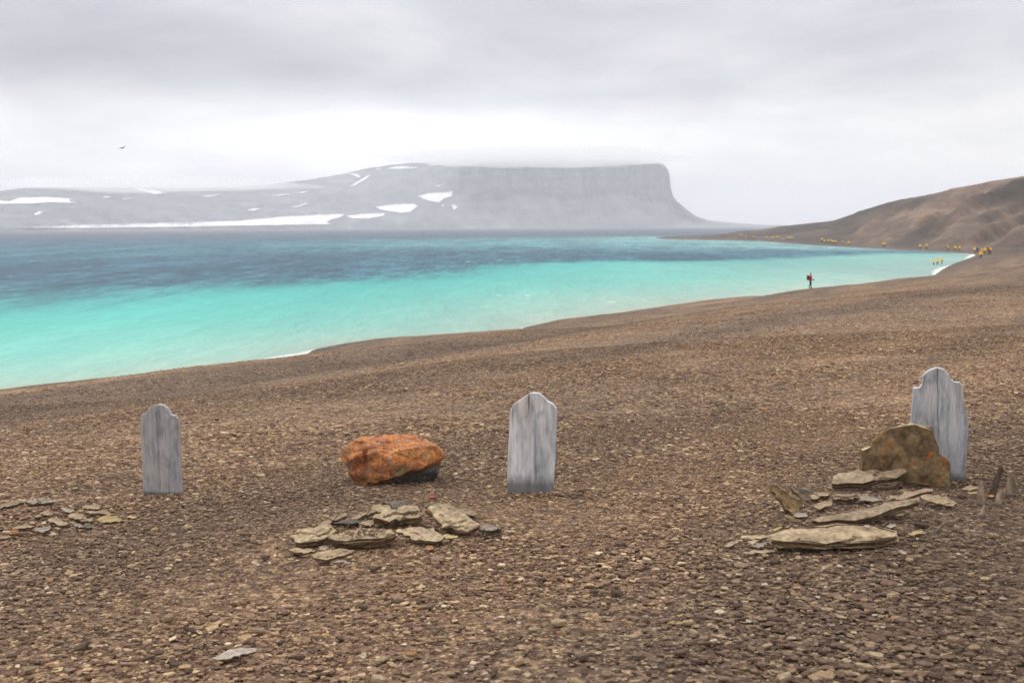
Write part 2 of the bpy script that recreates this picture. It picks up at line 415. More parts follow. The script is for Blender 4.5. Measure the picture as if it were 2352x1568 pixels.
SL = {
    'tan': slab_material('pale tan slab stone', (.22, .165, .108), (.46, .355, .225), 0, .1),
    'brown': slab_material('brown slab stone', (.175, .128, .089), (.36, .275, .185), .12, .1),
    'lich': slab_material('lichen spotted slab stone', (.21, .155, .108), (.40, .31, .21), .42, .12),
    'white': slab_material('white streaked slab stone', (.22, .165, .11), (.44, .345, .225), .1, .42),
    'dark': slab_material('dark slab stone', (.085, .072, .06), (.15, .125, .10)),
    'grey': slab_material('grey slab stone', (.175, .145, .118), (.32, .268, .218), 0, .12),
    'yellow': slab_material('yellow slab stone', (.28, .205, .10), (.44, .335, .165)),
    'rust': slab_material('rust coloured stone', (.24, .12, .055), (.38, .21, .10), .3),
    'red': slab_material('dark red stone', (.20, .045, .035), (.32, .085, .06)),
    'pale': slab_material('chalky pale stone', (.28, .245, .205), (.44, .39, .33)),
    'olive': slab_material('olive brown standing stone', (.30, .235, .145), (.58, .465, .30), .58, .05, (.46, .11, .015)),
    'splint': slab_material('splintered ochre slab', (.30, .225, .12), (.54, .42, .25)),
}
def flat_mat(name, colr, rough=.8):
    mt, b, N, L = M(name)
    tcn = N('ShaderNodeTexCoord')
    nn = noise(N, L, tcn.outputs['Object'], 8, 3)
    L(mixc(N, L, 1.0, colr, rmp(N, L, nn, [(.3, (.8, .8, .8)), (.7, (1.2, 1.2, 1.2))]), 'MULTIPLY'), b.inputs['Base Color'])
    b.inputs['Roughness'].default_value = rough
    return mt

def wood_material(name, lo, mid, hi, blush, stain_h, seed):
    mt, b, N, L = M(name)
    tcn = N('ShaderNodeTexCoord'); v = tcn.outputs['Object']
    mp = N('ShaderNodeMapping'); mp.inputs['Location'].default_value = (seed, seed * .7, seed * .3); L(v, mp.inputs[0]); v2 = mp.outputs[0]
    g1 = noise(N, L, v2, 1.0, 6, .68, .5, (38, 38, 2.2)); g2 = noise(N, L, v2, 1.0, 5, .6, .2, (150, 150, 9)); g3 = noise(N, L, v2, 1.0, 4, .6, 0, (9, 9, 2.2))
    c = rmp(N, L, g1, [(.30, lo), (.5, mid), (.70, hi)])
    c = mixc(N, L, 1.0, c, rmp(N, L, g2, [(.3, (.80, .80, .81)), (.7, (1.14, 1.14, 1.13))]), 'MULTIPLY')
    c = mixc(N, L, 1.0, c, rmp(N, L, g3, [(.32, (.72, .73, .75)), (.68, (1.18, 1.17, 1.15))]), 'MULTIPLY')
    g4 = noise(N, L, v2, 1.0, 3, .5, 0, (13, 13, 1.1))
    c = mixc(N, L, math_(N, L, 'MULTIPLY', rmp(N, L, g4, [(.52, (0, 0, 0)), (.70, (1, 1, 1))]), blush), c, (.50, .39, .32))
    g5 = noise(N, L, v2, 1.0, 3, .5, .3, (75, 75, 1.0))
    c = mixc(N, L, 1.0, c, rmp(N, L, g5, [(.62, (1, 1, 1)), (.70, (.52, .51, .52))]), 'MULTIPLY')
    g6 = noise(N, L, v2, 1.0, 5, .65, .5, (16, 16, 6))
    c = mixc(N, L, 1.0, c, rmp(N, L, g6, [(.34, (.66, .67, .70)), (.50, (1, 1, 1)), (.70, (1.14, 1.12, 1.08))]), 'MULTIPLY')
    # damp, algae-dark foot with a ragged upper edge along the grain
    sx = N('ShaderNodeSeparateXYZ'); L(tcn.outputs['Object'], sx.inputs[0])
    zz = math_(N, L, 'SUBTRACT', sx.outputs[2], math_(N, L, 'MULTIPLY', g1, stain_h * 1.7))
    st = rmp(N, L, zz, [(0.0, (1, 1, 1)), (max(stain_h * 1.0, .004), (0, 0, 0))])
    c = mixc(N, L, math_(N, L, 'MULTIPLY', st, .72), c, (.05, .047, .05))
    L(c, b.inputs['Base Color'])
    bn = bump(N, L, b, g1, .5, .004)
    bump(N, L, b, g2, .5, .0015, bn)
    return mt

# ------------------------------------------------------------------ object helpers
def mesh_obj(name, verts, faces, mat, parent=None, smooth=False):
    me = bpy.data.meshes.new(name)
    me.from_pydata([tuple(map(float, v)) for v in verts], [], faces); me.update()
    if smooth:
        me.polygons.foreach_set('use_smooth', [True] * len(me.polygons))
    for mt in (mat if isinstance(mat, (list, tuple)) else [mat]): me.materials.append(mt)
    o = bpy.data.objects.new(name, me); COL.objects.link(o)
    if parent: o.parent = parent
    return o
def tag(o, label, cat, group=None):
    o['label'] = label; o['category'] = cat
    if group: o['group'] = group
    return o
def structure(o): o['kind'] = 'structure'; return o
def grid_mesh(name, P, mat, wrap=False, smooth=True):
    n, k = P.shape[:2]
    idx = np.arange(n * k).reshape(n, k)
    if wrap: idx = np.vstack([idx, idx[:1]])
    f = np.stack([idx[:-1, :-1], idx[1:, :-1], idx[1:, 1:], idx[:-1, 1:]], -1).reshape(-1, 4)
    me = bpy.data.meshes.new(name)
    V = P.reshape(-1, 3)
    me.vertices.add(len(V)); me.vertices.foreach_set('co', V.astype(np.float32).ravel())
    me.loops.add(f.size); me.loops.foreach_set('vertex_index', f.astype(np.int32).ravel())
    me.polygons.add(len(f)); me.polygons.foreach_set('loop_start', np.arange(0, f.size, 4, dtype=np.int32))
    me.update(calc_edges=True); me.validate()
    if smooth: me.polygons.foreach_set('use_smooth', np.ones(len(me.polygons), bool))
    me.materials.append(mat)
    o = bpy.data.objects.new(name, me); COL.objects.link(o)
    return o
def fattr(o, name, arr, typ='FLOAT'):
    a = o.data.attributes.new(name, typ, 'POINT')
    if typ == 'FLOAT': a.data.foreach_set('value', np.asarray(arr, np.float32).ravel())
    elif typ == 'FLOAT_COLOR': a.data.foreach_set('color', np.asarray(arr, np.float32).ravel())
    elif typ == 'FLOAT_VECTOR': a.data.foreach_set('vector', np.asarray(arr, np.float32).ravel())
    elif typ == 'INT': a.data.foreach_set('value', np.asarray(arr, np.int32).ravel())

# ------------------------------------------------------------------ beach and hillside (one sheet of ground)
az = np.concatenate([np.radians(np.linspace(-180, -40, 36, endpoint=False)), np.radians(np.linspace(-40, -26, 28, endpoint=False)), np.radians(np.linspace(-26, 26, 440, endpoint=False)), np.radians(np.linspace(26, 40, 28, endpoint=False)), np.radians(np.linspace(40, 180, 36, endpoint=False))])
rr = np.concatenate([[0.01, 1.0, 2.0], np.geomspace(3.0, 60, 170), np.geomspace(61, 1300, 230)])
A, Rr = np.meshgrid(az, rr, indexing='ij')
X, Y = np.sin(A) * Rr, np.cos(A) * Rr
S_ = shore_s(X.ravel(), Y.ravel()).reshape(X.shape)
Z = hfun(X.ravel(), Y.ravel(), S_.ravel()).reshape(X.shape)
Z -= 0.012 * (Y > 0) * (Rr < 60)
ground = structure(grid_mesh('beach', np.stack([X, Y, Z], -1), ground_mat, wrap=True))
ground['label'] = 'brown shingle beach sloping down to the sea'
def tone_fun(x, y, s):
    t = 0.56 + 0.62 * fbm(s / 2.3 + 0.5 * fbm(x / 25, y / 25, 8, 2), (x * .55 + y * .84) / 40, 61, 4) + 0.20 * fbm(x / 5, y / 5, 71, 3)
    t = t + 0.10 * ss(40, 50, s) - 0.05
    return np.clip(t, 0, 1)
fattr(ground, 'tone', tone_fun(X, Y, S_))
TA = np.where(Y > 60, X / np.maximum(Y, 1), 3)
hillw = ss(200, 320, Y) * ss(1.0, 3.0, S_)
fattr(ground, 'hill', hillw)
tt_ = np.clip((Y - np.interp(TA, FT, FD) - 14) / np.maximum(np.interp(TA, CT, CD) - np.interp(TA, FT, FD) - 14, 20), 0, 1.2)
fattr(ground, 'scree', .5 + .75 * fbm(TA * 46 - tt_ * 4.2, tt_ * 1.6, 211, 4) + .25 * fbm(TA * 15, tt_ * 9, 219, 3))
fattr(ground, 'wet', ss(-1, 1, S_) * (1 - ss(1.5, 9, S_)) * ss(150, 240, Y) * 0.6 + (1 - ss(0.4, 2.2, S_)) * 0.7 * ss(-1, .2, S_) * (1 - ss(150, 240, Y)))

# ------------------------------------------------------------------ sea
az2 = np.concatenate([np.radians(np.linspace(-180, -60, 24, endpoint=False)), np.radians(np.linspace(-60, -24, 60, endpoint=False)), np.radians(np.linspace(-24, 24, 360, endpoint=False)), np.radians(np.linspace(24, 180, 40, endpoint=False))])
r2 = np.concatenate([[0.02, 30], np.geomspace(50, 600, 260), np.geomspace(604, 10800, 140)])
A, Rr = np.meshgrid(az2, r2, indexing='ij')
X, Y = np.sin(A) * Rr, np.cos(A) * Rr
S2 = shore_s(X.ravel(), Y.ravel()).reshape(X.shape)
sea = structure(grid_mesh('sea', np.stack([X, Y, 0 * X], -1), sea_mat, wrap=True))
sea['label'] = 'turquoise shallows turning dark slate blue offshore'
off = np.maximum(-S2, 0)
# seaward edge of the pale shelf, as a line on the map
edge = np.array([at_z(u, v)[:2] for u, v in ((0, 692), (300, 668), (600, 654), (1000, 639), (1150, 620), (1300, 606), (1500, 601), (1700, 600), (1900, 592), (2060, 583), (2200, 582))])
shelf = np.vstack([[(-700, -420), (-330, -60), (-150, 95)], edge])
shelf_poly = np.vstack([shelf, [(3000, 420), (3000, -900), (-400, -900)]])
ed = seg_dist(X.ravel(), Y.ravel(), shelf).reshape(X.shape)
ed = np.where(inside(X, Y, shelf_poly), ed, -ed)
ed = ed + fbm(X / 40, Y / 70, 81, 3) * 7 * ss(100, 300, Rr) - 16 * (1 - ss(-60, -10, X))
t_in = off / np.maximum(off + np.maximum(ed, 0), 1e-3)       # 0 at the waterline, 1 at the shelf's edge
inn = np.stack([np.interp(t_in, [0, .02, .07, .2, .45, .75, 1.0], [c_[k] for c_ in map(lin, ((182, 200, 182), (178, 212, 195), (164, 217, 202), (136, 217, 203), (108, 212, 200), (92, 206, 197), (84, 198, 193)))]) for k in range(3)], -1)
milk = np.stack([np.interp(t_in, [0, .05, .2, .45, .8, 1.0], [c_[k] for c_ in map(lin, ((198, 206, 190), (190, 212, 197), (172, 214, 200), (138, 212, 200), (110, 206, 197), (92, 198, 193)))]) for k in range(3)], -1)
mk = (ss(-30, 15, X) * ss(60, 110, Y))[..., None] * .85
inn = inn * (1 - mk) + milk * mk
rightw = ss(15, 85, X) * ss(150, 260, Y)
inn = inn * (1 - rightw[..., None] * .7) + lin((150, 194, 188)) * rightw[..., None] * .7
deep = np.stack([np.interp(np.log(np.maximum(-ed, 1)), np.log([1, 40, 120, 300, 700, 1400, 4000]), [c_[k] for c_ in map(lin, ((60, 138, 150), (54, 108, 132), (56, 102, 128), (68, 122, 144), (72, 100, 124), (80, 90, 106), (92, 94, 108)))]) for k in range(3)], -1)
# second shelf off the spit
tealw = np.exp(-((Y - 640 - 60 * fbm(X / 200, Y / 200, 91, 3)) / 170) ** 2) * ss(-160, 20, X)
deep = deep * (1 - .75 * tealw[..., None]) + lin((104, 172, 176)) * .75 * tealw[..., None]
spw = np.exp(-off / 45.0) * ss(380, 480, Y)
deep = deep * (1 - spw[..., None]) + lin((146, 194, 194)) * spw[..., None]
wd_ = 12 + 26 * (1 - ss(-70, -5, X))
mixw = ss(-1.3, .9, (ed + fbm(X / 9, Y / 40, 87, 3) * 6) / wd_)[..., None]
colr = (inn * mixw + deep * (1 - mixw)) * np.array([.54, .55, .545])
fattr(sea, 'col', np.concatenate([colr, np.ones(colr.shape[:2] + (1,))], -1), 'FLOAT_COLOR')
fattr(sea, 'chop', 0.10 + 0.90 * (1 - mixw[..., 0]) ** 1.3 * (1 - .35 * tealw))
cornerw = np.exp(-(((X - 84) / 20) ** 2 + ((Y - 232) / 34) ** 2)) + np.exp(-(((X - 122) / 28) ** 2 + ((Y - 345) / 50) ** 2))
pl = at_z(660, 818); pl2 = at_z(1170, 763)
cornerw += 0.7 * np.exp(-(((X - pl[0]) / 3) ** 2 + ((Y - pl[1]) / 5) ** 2)) + .25 * np.exp(-(((X - pl2[0]) / 3.5) ** 2 + ((Y - pl2[1]) / 9) ** 2))
wid = .8 + 3.2 * np.clip(cornerw, 0, 1) + 2.0 * (Y > 380)
fattr(sea, 'foam', np.clip(1 - off / wid, 0, 1) * (0.55 + 0.45 * np.clip(cornerw, 0, 1)))

# ------------------------------------------------------------------ far headland
top_line = [(-900, 452), (-300, 445), (0, 438), (60, 432), (120, 429.5), (220, 429), (330, 431), (450, 431), (540, 428), (620, 423), (700, 415), (780, 401), (840, 387), (900, 378), (980, 371), (1060, 366), (1130, 363.5), (1250, 363.5), (1380, 366), (1470, 370), (1512, 373), (1524, 377), (1534, 388), (1538, 402), (1541, 432), (1546, 450), (1556, 463), (1575, 478), (1600, 497), (1625, 505.5), (1660, 509), (1700, 512.5), (1760, 516), (1830, 518.5)]
base_line = [(-900, 541), (0, 531.5), (400, 528.5), (800, 526), (1176, 524.4), (1540, 522.8), (1830, 521.8)]
us = np.concatenate([np.arange(-900, 0, 15), np.arange(0, 1500, 3.0), np.arange(1500, 1570, 1.0), np.arange(1570, 1831, 4)])
vt = np.interp(us, [a for a, b in top_line], [b for a, b in top_line])
vb = np.interp(us, [a for a, b in base_line], [b for a, b in base_line])
vt = vt + fbm(us / 14, us * 0, 131, 4) * 1.1 * ss(500, 900, us) * (1 - ss(1545, 1600, us) * .6) + fbm(us / 60, us * 0, 137, 3) * 1.2
ROWS = np.linspace(0, 1, 54)
cl = ss(930, 1120, us) * (1 - ss(1600, 1650, us))            # how much of the profile is cliff
P = np.zeros((len(us), len(ROWS) + 3, 3)); VV = np.zeros((len(us), len(ROWS)))
for i, u in enumerate(us):
    d0 = at_z(u, vb[i])[1]
    v = vb[i] + (vt[i] - vb[i]) * ROWS; VV[i] = v
    gentle = 620 * ROWS ** 1.25
    foot = 0.46 + .05 * math.sin(u / 31.0)
    r = ROWS
    steep = np.where(r < foot, 150 * (r / foot) ** .8, 150 + 26 * (r - foot) / (1 - foot))
    cm = ss(foot - .06, foot + .08, r) * (1 - ss(.97, 1.0, r) * .6)
    flute = (1 - np.abs(fbm(np.full_like(r, u / 13.0) + r * .25, r * 1.5, 151, 4)) * 2.0) * 30 + fbm(np.full_like(r, u / 4.0), r * 3, 157, 3) * 9
    bench = fbm(np.full_like(r, u / 60.0), r * 14, 163, 3) * 9
    talus = fbm(np.full_like(r, u / 20.0) + r * .6, r * 2, 167, 4) * 14 * (1 - cm) * ss(0, .15, r)
    dd = d0 + (gentle + fbm(np.full_like(r, u / 70.0), r * 3, 171, 4) * 60 * ss(0, .2, r)) * (1 - cl[i]) + (steep - (flute + bench) * cm + talus) * cl[i]
    for k in range(len(r)): P[i, k] = at_y(u, v[k], dd[k])
    P[i, 0, 2] = -2.0
    t = P[i, len(r) - 1]
    P[i, len(r)] = t * np.array([1.03, 1.03, 1]) + (0, 0, 1.0 * cl[i]); P[i, len(r) + 1] = t * np.array([1.18, 1.18, 1]) - (0, 0, 4); P[i, len(r) + 2] = np.array([t[0] * 1.3, t[1] * 1.3, -3])
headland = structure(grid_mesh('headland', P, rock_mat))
headland['label'] = 'hazy flat-topped headland with fluted cliffs across the bay'
def on_headland(u, v):
    i = int(np.clip(np.searchsorted(us, u) - 1, 0, len(us) - 2)); f = (u - us[i]) / (us[i + 1] - us[i])
    out = []
    for j in (i, i + 1):
        vv = VV[j][::-1]
        out.append(np.array([np.interp(v, vv, P[j, :len(ROWS), k][::-1]) for k in range(3)]))
    return out[0] * (1 - f) + out[1] * f
def snow(poly, conv):
    pts = [conv(p) for p in poly]
    # resample with a ragged edge
    q = []
    n = len(pts)
    for i in range(n):
        a, b2 = pts[i], pts[(i + 1) % n]
        ln = math.hypot(b2[0] - a[0], b2[1] - a[1]); k = max(1, int(ln / 3.0))
        for j in range(k):
            t = j / k
            q.append((a[0] + (b2[0] - a[0]) * t + rnd.uniform(-.7, .7), a[1] + (b2[1] - a[1]) * t + rnd.uniform(-.45, .45)))
    bm = bmesh.new()
    vs_ = [bm.verts.new((x, -y, 0)) for x, y in q]
    try: f = bm.faces.new(vs_)
    except ValueError: return
    bmesh.ops.triangulate(bm, faces=[f])
    for _ in range(5):
        lg = [e for e in bm.edges if e.calc_length() > 5]
        if not lg: break
        bmesh.ops.subdivide_edges(bm, edges=lg, cuts=1)
        bmesh.ops.triangulate(bm, faces=bm.faces[:])
    verts, faces = [], []
    bm.verts.index_update()
    top = []
    for vtx in bm.verts:
        p = on_headland(vtx.co.x, -vtx.co.y)
        dv = p - np.array([0, 0, ZC]); dv /= np.linalg.norm(dv)
        top.append(p - dv * 9 * np.array([1, 1, 0]) + (0, 0, .4))
    nv = len(top)
    verts = top + [p + np.array([0, 20, -1.5]) for p in top]
    faces = [[v.index for v in f.verts] for f in bm.faces]
    for e in bm.edges:
        if len(e.link_faces) == 1:
            a, b2 = e.verts[0].index, e.verts[1].index
            faces.append([a, b2, b2 + nv, a + nv])
    bm.free()
    mesh_obj('snow_patch', verts, faces, snow_mat, headland, smooth=True)
w1c = lambda p: (p[0] * .3592, 321 + p[1] * .3592)
w2c = lambda p: (760.3 + p[0] * .431, 321 + p[1] * .431)
for poly in ([(-60, 378), (60, 395), (130, 370), (280, 365), (450, 375), (440, 388), (490, 405), (320, 400), (200, 408), (-60, 410)],
             [(860, 314), (900, 310), (1000, 324), (1060, 341), (980, 348), (940, 337)], [(218, 475), (250, 460), (280, 457), (250, 478), (225, 483)],
             [(75, 562), (500, 547), (900, 536), (1200, 526), (1500, 519), (1800, 492), (2000, 482), (2190, 472), (2200, 485), (2130, 505), (2090, 525), (2125, 540), (1700, 546), (1200, 556), (500, 564)],
             [(1575, 450), (1620, 438), (1670, 442), (1620, 455)], [(1280, 363), (1390, 349), (1400, 353), (1340, 364)], [(1715, 361), (1850, 344), (1855, 349), (1780, 360)], [(1890, 343), (1960, 327), (1965, 332), (1930, 344)],
             [(1860, 435), (1960, 404), (1966, 409), (1900, 432)], [(655, 368), (680, 360), (705, 367), (680, 373)], [(2225, 305), (2352, 228), (2375, 224), (2345, 250), (2260, 297)],
             [(1120, 320), (1150, 315), (1160, 322), (1130, 326)], [(780, 377), (830, 374), (835, 379), (790, 381)]):
    snow(poly, w1c)
for poly in ([(460, 300), (520, 285), (600, 280), (648, 275), (645, 300), (600, 315), (575, 335), (540, 330), (490, 315)], [(235, 358), (300, 345), (440, 340), (462, 355), (420, 385), (370, 390), (270, 375)],
             [(75, 405), (160, 395), (285, 390), (280, 405), (200, 420), (110, 418)], [(0, 395), (70, 398), (50, 412), (0, 425), (-40, 420)], [(548, 247), (585, 237), (580, 250)], [(640, 345), (660, 345), (675, 355), (662, 373), (650, 370)],
             [(300, 156), (320, 147), (380, 140), (430, 147), (462, 146), (455, 153), (380, 155)], [(512, 136), (590, 128), (592, 133), (540, 139)], [(90, 182), (130, 180), (160, 196), (150, 204), (120, 190)],
             [(590, 347), (602, 346), (602, 356), (592, 356)], [(238, 156), (268, 153), (262, 160), (242, 161)], [(636, 128), (655, 121), (660, 128)], [(700, 128), (726, 124), (726, 131), (706, 132)]):
    snow(poly, w2c)

# ------------------------------------------------------------------ graves: wooden headboards
def headboard(name, left, right, conv, yfix, yaw, lean, thick, mat, cracks, label, panel=None):
    """left/right: edge points from foot to top (crop pixels); the board stands at depth yfix, turned by yaw"""
    L_ = [conv(p) for p in left]; R_ = [conv(p) for p in right]
    foot_u = (L_[0][0] + R_[0][0]) / 2; foot_v = (L_[0][1] + R_[0][1]) / 2
    base = hit(foot_u, foot_v)
    yfix = base[1]
    sc = yfix / F
    cy_ = math.cos(yaw) - base[0] / base[1] * math.sin(yaw)
    lz = np.array([(foot_v - p[1]) * sc for p in L_]); lx = np.array([(p[0] - foot_u) * sc / cy_ for p in L_])
    rz = np.array([(foot_v - p[1]) * sc for p in R_]); rx = np.array([(p[0] - foot_u) * sc / cy_ for p in R_])
    for zz in (lz, rz):
        for k in range(1, len(zz)):
            if zz[k] <= zz[k - 1]: zz[k] = zz[k - 1] + .0015
    ztop = min(lz[-1], rz[-1])
    zs = np.unique(np.concatenate([np.linspace(-.12, ztop, 120), lz, rz, ztop - np.array([.001, .003, .006, .01, .015])]))
    zs = zs[zs <= ztop]
    NC = 150
    t = np.linspace(0, 1, NC)
    xl = np.interp(zs, lz, lx); xr = np.interp(zs, rz, rx)
    xx = xl[:, None] * (1 - t) + xr[:, None] * t; ZZ = np.repeat(zs[:, None], NC, 1)
    sd = int(abs(foot_u))
    rel = fbm(xx * 70, ZZ * 4, sd, 4) * .0013 + fbm(xx * 14, ZZ * 2.5, sd + 9, 3) * .0030
    edge = np.minimum(xx - xl[:, None], xr[:, None] - xx)
    edge = np.minimum(edge, (ztop - ZZ) * .9 + .0005)
    rel -= .006 * (1 - np.clip(edge / .007, 0, 1)) ** 2
    for (x0, z0, x1, z1, wd, dp) in cracks:               # fractions of width / metres of height
        cx = np.interp(ZZ, [z0, z1], [x0, x1]); wdt = (xr.mean() - xl.mean())
        cxm = (cx - .5) * wdt + .007 * fbm(ZZ * 9, ZZ * 0 + 3, sd + 77, 3)
        fade = ss(z0 - .005, z0 + .08, ZZ) * (1 - ss(z1, z1 + .03, ZZ))
        rel -= dp * np.exp(-((xx - cxm) / wd) ** 2) * fade
    if panel is not None:
        for (fx, dp) in panel: rel -= dp * ss(fx - .006, fx + .006, np.abs(t - .5)[None, :] + 0 * xx)
    fr = np.stack([xx, -thick / 2 - rel, ZZ], -1); bk = np.stack([xx, thick / 2 + 0 * xx, ZZ], -1)
    V = np.concatenate([fr.reshape(-1, 3), bk.reshape(-1, 3)])
    n = len(zs); off_ = n * NC
    faces = []
    for i in range(n - 1):
        for j in range(NC - 1):
            a = i * NC + j
            faces.append((a, a + 1, a + NC + 1, a + NC)); faces.append((off_ + a + 1, off_ + a, off_ + a + NC, off_ + a + NC + 1))
        a = i * NC
        faces.append((a, a + NC, off_ + a + NC, off_ + a))
        a = i * NC + NC - 1
        faces.append((a + NC, a, off_ + a, off_ + a + NC))
    for j in range(NC - 1):
        a = (n - 1) * NC + j
        faces.append((a, a + 1, off_ + a + 1, off_ + a))
    o = mesh_obj(name, V, faces, mat)
    o.location = base
    o.rotation_euler = (lean, 0, yaw)
    tag(o, label, 'headboard', 'wooden grave headboards')
    return o
wood_l = wood_material('grey brown weathered board', (.29, .28, .285), (.36, .348, .35), (.44, .425, .42), .35, .02, 1.3)
wood_m = wood_material('pale grey weathered board', (.50, .497, .503), (.57, .567, .572), (.65, .642, .64), .75, .075, 4.7)
wood_r = wood_material('silver grey weathered board', (.38, .382, .40), (.46, .46, .476), (.55, .547, .56), .25, .04, 8.2)
headboard('headboard', [(355, 1280), (350, 900), (345, 440), (360, 402), (405, 391), (415, 360), (440, 322), (480, 297), (530, 286)], [(766, 1276), (757, 900), (747, 600), (741, 440), (722, 408), (667, 394), (655, 368), (630, 322), (600, 297), (550, 286)], c1, 0, math.radians(-9), math.radians(-1), .045, wood_l,
          [(.42, .0, .41, .62, .003, .006), (.47, .02, .46, .3, .002, .005)], 'narrow dark grey wooden headboard with square shoulders, beside the small stone heap', [(.27, .005)])
headboard('headboard', [(260, 1392), (258, 1100), (270, 800), (288, 500), (300, 380), (330, 325), (400, 275), (470, 225), (520, 190), (565, 176)], [(803, 1398), (812, 1200), (825, 1000), (835, 700), (848, 400), (840, 360), (800, 310), (740, 275), (690, 225), (640, 187), (595, 177)], c3, 0, math.radians(-8), math.radians(-1.5), .05, wood_m,
          [(.475, .53, .47, .90, .0028, .012), (.485, .0, .49, .5, .002, .004), (.42, .0, .40, .12, .002, .004)], 'pale grey wooden headboard with sloping top, behind the orange boulder\'s slab heap')
headboard('headboard', [(500, 938), (505, 700), (512, 530), (520, 380), (527, 242), (575, 236), (590, 215), (595, 150), (615, 125), (640, 105), (690, 86)], [(931, 938), (935, 700), (943, 560), (936, 450), (912, 370), (900, 290), (890, 212), (872, 191), (832, 189), (806, 170), (786, 130), (752, 97), (710, 85)], c4, 0, math.radians(-14), math.radians(1.5), .06, wood_r,
          [(.50, .36, .46, .80, .0022, .011), (.56, .22, .50, .42, .0018, .008), (.25, .3, .27, .6, .002, .004), (.72, .1, .70, .55, .002, .004)], 'tallest silver grey wooden headboard with rounded head and long crack')

# ------------------------------------------------------------------ slabs and stones
def slab(name, top, contact, thick_px, conv, mat, label=None, cat='flat stone', group=None, tilt=10, roll=0, layers=3, rough=1.0, on=None, parent=None, ragged=.022, thin=None):
    """top: outline of the upper face as seen; the stone rests where its lower front edge meets the ground.
    tilt raises its far side (degrees), roll its right side."""
    cu, cv = conv(contact)
    tp = [conv(p) for p in top]
    if on is None: G = hit(cu, cv) + np.array([0, 0, .012 if tilt < 40 else 0])
    else:
        d = ray(cu, cv); o0, n0 = on
        k = np.dot(o0 - np.array([0, 0, ZC]), n0) / np.dot(d, n0); G = np.array([0, 0, ZC]) + d * k
    pxm = G[1] / F
    s1 = conv((0, thick_px)); s0 = conv((0, 0))
    th = (s1[1] - s0[1]) * pxm * (1.18 if conv is c5 else 1.05) if thin is None else thin
    a, r_ = math.radians(tilt), math.radians(roll)
    n = np.array([-math.sin(r_), -math.sin(a), math.cos(a) * math.cos(r_)]); n /= np.linalg.norm(n)
    vert = tilt > 40
    if vert:
        lowv = max(p[1] for p in tp); o_ = G
    else:
        o_ = G + np.array([0, 0, th])
    q = []
    for (u, v) in tp:
        d = ray(u, v); k = np.dot(o_ - np.array([0, 0, ZC]), n) / np.dot(d, n)
        q.append(np.array([0, 0, ZC]) + d * k)
    q = np.array(q)
    # local axes in the plane
    ex = np.array([1.0, 0, 0]); ex -= n * np.dot(ex, n); ex /= np.linalg.norm(ex); ey = np.cross(n, ex)
    cen = q.mean(0)
    p2 = np.stack([(q - cen) @ ex, (q - cen) @ ey], -1)
    rg = random.Random(int(abs(cu * 13 + cv * 7)))
    size = max(np.ptp(p2[:, 0]), .02)
    out = []
    m_ = len(p2)
    for i in range(m_):
        A_, B_ = p2[i], p2[(i + 1) % m_]
        ln = np.linalg.norm(B_ - A_); k = max(1, int(ln / max(size * .10, .014)))
        nrm = np.array([B_[1] - A_[1], A_[0] - B_[0]]) / max(ln, 1e-6)
        for j in range(k):
            out.append(A_ + (B_ - A_) * j / k + nrm * rg.uniform(-1, 1) * ragged * min(1, size / .3) * (0.35 if j == 0 else 1) * rough)
    out = np.array(out); mm = len(out)
    c0 = out.mean(0)
    rings = []
    def wav(amp):
        f1, f2, f3 = rg.uniform(0, 50), rg.uniform(2.0, 4.0), rg.uniform(7, 11)
        a_ = np.arange(mm) / mm * 2 * PI
        return amp * (.6 * np.sin(a_ * round(f2) + f1) + .25 * np.sin(a_ * round(f3) + f1 * 3) + np.array([rg.uniform(-.8, .8) for _ in range(mm)]))[:, None]
    def ring(scale, h, jit=0., off=0.):
        v_ = out - c0
        ln = np.linalg.norm(v_, axis=1, keepdims=True)
        r2_ = c0 + v_ * scale - v_ / np.maximum(ln, 1e-6) * off
        hh = np.array([h + rg.uniform(-1, 1) * jit for _ in range(mm)])
        return np.concatenate([r2_, hh[:, None]], 1)
    bev = min(th * .12, .006)
    from mathutils import geometry as mg, noise as mn
    k = max(2, layers)
    pts = [ring(.985, -bev * .25, bev * .2), ring(1.0, -bev, bev * .35)]
    for i in range(1, k):
        o1 = rg.uniform(-.05, .22) * th * rough + wav(th * .15 * rough); h = -th * (i + rg.uniform(-.22, .22)) / k
        pts.append(ring(1.0, h + th * .03, th * .07, o1)); o2 = o1 + rg.uniform(-.05, .2) * th * rough + wav(th * .14 * rough)
        pts.append(ring(1.0, h - th * .03, th * .04, o2))
    pts.append(ring(.985, -th * .97, th * .02, th * .12 + wav(th * .14))); pts.append(ring(.6, -th, 0))
    V = []
    for r0 in pts: V.extend(r0)
    V.append(np.array([c0[0], c0[1], -th]))
    faces = []
    for i in range(len(pts) - 1):
        a0, b0 = i * mm, (i + 1) * mm
        for j in range(mm):
            faces.append((a0 + j, a0 + (j + 1) % mm, b0 + (j + 1) % mm, b0 + j))
    e0 = (len(pts) - 1) * mm
    faces += [(e0 + j, e0 + (j + 1) % mm, len(V) - 1) for j in range(mm)]
    # weathered upper face: an uneven sheet inside the rim
    rim = pts[0][:, :2]
    lo_, hi_ = rim.min(0), rim.max(0); st = max((hi_ - lo_).max() / 26, .006)
    gx_, gy_ = np.meshgrid(np.arange(lo_[0] + st, hi_[0], st), np.arange(lo_[1] + st, hi_[1], st))
    gp = np.stack([gx_.ravel(), gy_.ravel()], -1)
    gp = gp + np.array([[rg.uniform(-.3, .3) * st, rg.uniform(-.3, .3) * st] for _ in gp]).reshape(-1, 2)
    if len(gp):
        dd_ = seg_dist(gp[:, 0], gp[:, 1], np.vstack([rim, rim[:1]]))
        okk = inside(gp[:, 0], gp[:, 1], rim) & (dd_ > st * .6); gp = gp[okk]; dd_ = dd_[okk]
